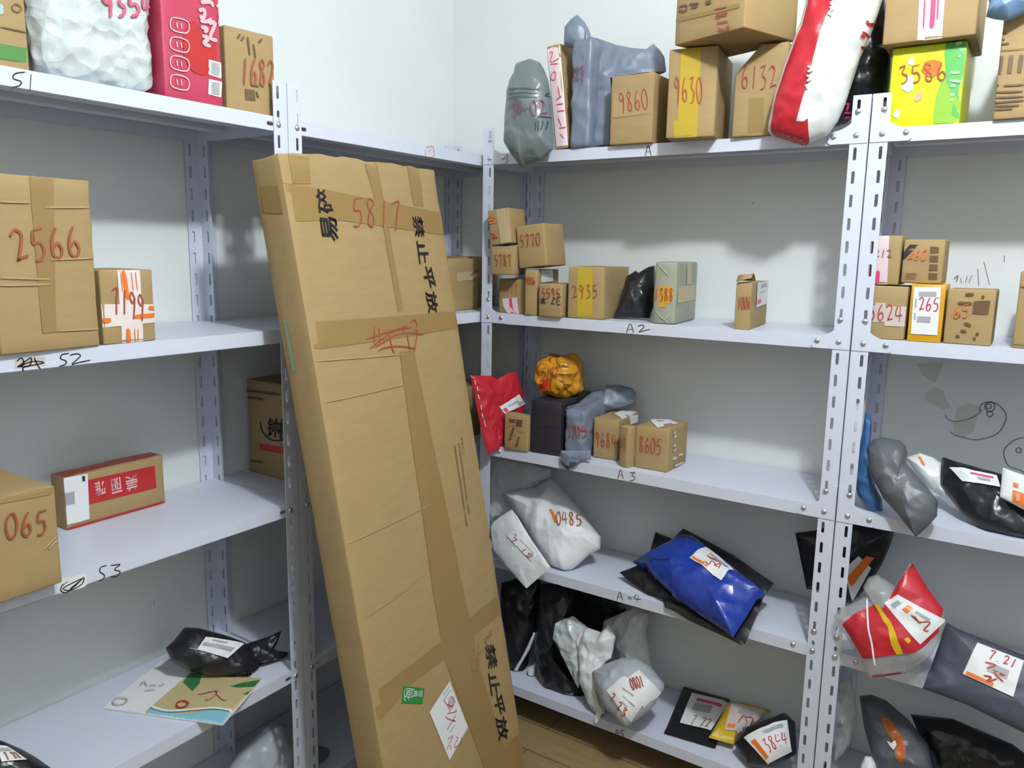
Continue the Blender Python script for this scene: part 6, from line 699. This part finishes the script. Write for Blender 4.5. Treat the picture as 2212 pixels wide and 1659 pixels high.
def push_out(p, lo, hi, m):
    if not all(lo[i] - m < p[i] < hi[i] + m for i in range(3)): return p
    q = Vector([min(max(p[i], lo[i]), hi[i]) for i in range(3)]); d = p - q
    if d.length > 1e-7: return q + d.normalized() * m if d.length < m else p
    # inside: leave by the nearest way out that is not into a wall
    opts = [(hi[2] - p.z, 2, hi[2] + m)] if hi[2] < 1.79 else []
    if hi[1] < .0 or lo[1] > -.5: opts.append((p.y - lo[1], 1, lo[1] - m))
    if hi[0] < .31: opts.append((hi[0] - p.x, 0, hi[0] + m))
    if hi[0] - lo[0] < .01: opts += [(p.x - lo[0], 0, lo[0] - m), (hi[0] - p.x, 0, hi[0] + m)]
    if hi[0] < .31: opts = [o_ for o_ in opts if o_[1] != 1] or opts
    k = min(opts); p = p.copy(); p[k[1]] = k[2]; return p
SOLIDS = []
def settle(me, M, n, skip=None, lift=.005, base=None):
    """Lay a soft bag down: no vertex stays inside a shelf, post, wall or an earlier parcel."""
    Mi = M.inverted(); n = Vector(n).normalized()
    W = [M @ v.co for v in me.vertices]
    lo = [min(w[i] for w in W) for i in range(3)]; hi = [max(w[i] for w in W) for i in range(3)]
    near = [s for s in SOLIDS if s[3] is not skip and all(s[1][i] - .01 < hi[i] and s[2][i] + .01 > lo[i] for i in range(3))]
    right = M.translation.x > .309
    levels = LV_A if right else LV_S
    ref = M.translation.z + .03 if base is None else base
    lv0 = max([l for l in levels if l <= ref] or [levels[-1]])
    for v, p in zip(me.vertices, W):
        front = v.co.z > 0
        for rnd in range(2):
            for bvh, a, b, own in near:
                if all(a[i] - .008 < p[i] < b[i] + .008 for i in range(3)):
                    h, nn, i, d = bvh.ray_cast(p + n * .1, -n, .105)
                    if h is not None and nn.dot(n) > .12 and (h - p).dot(n) > -.004: p = h + n * (.0055 if front else .004)
            indoors = p.y > YF + .014 if right else p.x < .284
            for lv in levels:
                if indoors and lv == lv0 and lv - .16 < p.z < lv + lift: p.z = lv + lift
                elif indoors and lv > lv0 and lv - LIP - .004 < p.z < lv + .05: p.z = lv - LIP - .004
            for lo_, hi_, m in BLOCKS: p = push_out(p, lo_, hi_, m)
            p.y = min(p.y, -.0065); p.x = max(p.x, -.012)
        v.co = Mi @ p
    me.update()
def solid(o):
    M = o.matrix_world; vs = [M @ v.co for v in o.data.vertices]
    SOLIDS.append((BVHTree.FromPolygons(vs, [tuple(p.vertices) for p in o.data.polygons]), [min(v[i] for v in vs) for i in range(3)], [max(v[i] for v in vs) for i in range(3)], o))
for idx, d in enumerate(DATA):
    t = d['t']
    if t in ('box', 'lump'):
        x, y, yaw, w, dp, h, lean = d['q']; a = yaw + (math.pi / 2 if d['base'] == 'S' else 0)
        r = Vector((math.cos(a), math.sin(a), 0)); b = Vector((-math.sin(a), math.cos(a), 0)); u = Vector((0, 0, 1))
        r, u = r * math.cos(lean) + u * math.sin(lean), u * math.cos(lean) - r * math.sin(lean)
        O = Vector((x, y, d['z'] + abs(math.sin(lean)) * w / 2 + .0003))
        if t == 'box': bm = carton_bm(w, dp, h, d.get('bev', .003), d.get('wr', .0005), idx, d.get('chamfer'), d.get('crease', False)); sm = math.radians(50)
        else: bm = lump_bm(w, dp, h, d['rnd'], d['wr'], d['seed'], d.get('slope', 0), d.get('bubbles', False)); sm = None
        o = obj(d['name'], bm, d['mat'], None, smooth=True, angle=sm); o.matrix_world = frame_matrix(O, r, b, u)
        X, Y, Z = Vector((1, 0, 0)), Vector((0, 1, 0)), Vector((0, 0, 1))
        ex = t == 'box'
        faces = {'front': (Vector((-w / 2, -dp / 2, 0)), X, Z, (w, h) if ex else None), 'right': (Vector((w / 2, -dp / 2, 0)), Y, Z, (dp, h) if ex else None),
                 'left': (Vector((-w / 2, dp / 2, 0)), -Y, Z, (dp, h) if ex else None), 'top': (Vector((-w / 2, -dp / 2, h)), X, Y, (w, dp) if ex else None)}
        grid = .02 if t == 'box' else .008
        if d.get('flap'):
            fb = bmesh.new(); n = 10; rows = []
            for k in range(n + 1):      # a bent tuck flap rising from the back of the opening and curling forward over the front
                s_ = k / n; yy = -dp * .28 - s_ * .055; zz = h + .018 * math.sin(s_ * math.pi * .85) + .004
                rows.append([fb.verts.new((xx, yy, zz - .010 * (.5 - xx / w) * s_)) for xx in (-w / 2 + .001, 0, w / 2 - .001)])
            for p, q in zip(rows, rows[1:]):
                for c in range(2): fb.faces.new((p[c], p[c + 1], q[c + 1], q[c]))
            fo = obj('top_flap', fb, d['mat'], o, smooth=True); solidify(fo, .0015, 0)
    elif t == 'bag':
        bm = bag_bm(d['outline'], d['Tf'], d['Tb'], d.get('wr', .006), d.get('seed', 1), d.get('pw', .62), d.get('flat'), d.get('cen'))
        O, U, V, Nn = (Vector(d[k]) for k in ('O', 'u', 'v', 'n'))
        o = obj(d['name'], bm, d['mat'], None, smooth=True, angle=math.radians(70)); o.matrix_world = frame_matrix(O, U, V, Nn)
        if not d.get('flat'): settle(o.data, frame_matrix(O, U, V, Nn), Nn, hist[-1] if d.get('childof') else None, d.get('lift', .005), d.get('base'))
        faces = {'front': (Vector((0, 0, 0)), Vector((1, 0, 0)), Vector((0, 1, 0)), None)}; grid = .005
        if d.get('childof'):
            par = hist[-1]; o.parent = par; o.matrix_parent_inverse = par.matrix_world.inverted()
            bpy.context.view_layer.update(); solid(o); decals(Surface(o, faces), d['dec'], o, grid); continue
    else:
        w, L, th = d['w'], d['L'], d['th']; bm = carton_bm(w, th, L, .004, .0012, 77)
        # local frame: x across, y away from the viewer, z along the length; origin at front bottom left
        for v in bm.verts: v.co = v.co + Vector((w / 2, th / 2, 0))
        for v in bm.verts:             # crushed upper end
            k = max(0, (v.co.z - (L - .06)) / .06); v.co.z += .006 * k * noise.noise(v.co * 25) - .006 * k * (1 - min(1, v.co.x / .1)); v.co.y -= .004 * k * noise.noise(v.co * 30 + Vector((3, 3, 3)))
        O, U, V, Nn = (Vector(d[k]) for k in ('O', 'u', 'v', 'n'))
        o = obj(d['name'], bm, d['mat'], None, smooth=True, angle=math.radians(45)); o.matrix_world = frame_matrix(O, U, -Nn, V)
        X, Y, Z = Vector((1, 0, 0)), Vector((0, 1, 0)), Vector((0, 0, 1))
        faces = {'front': (Vector((0, 0, 0)), X, Z, (w, L)), 'left': (Vector((0, th, 0)), -Y, Z, (th, L))}; grid = .03
    bpy.context.view_layer.update()
    solid(o)
    tag(o, d['label'], d['cat'], d.get('group')); hist.append(o)
    decals(Surface(o, faces), d['dec'], o, grid)
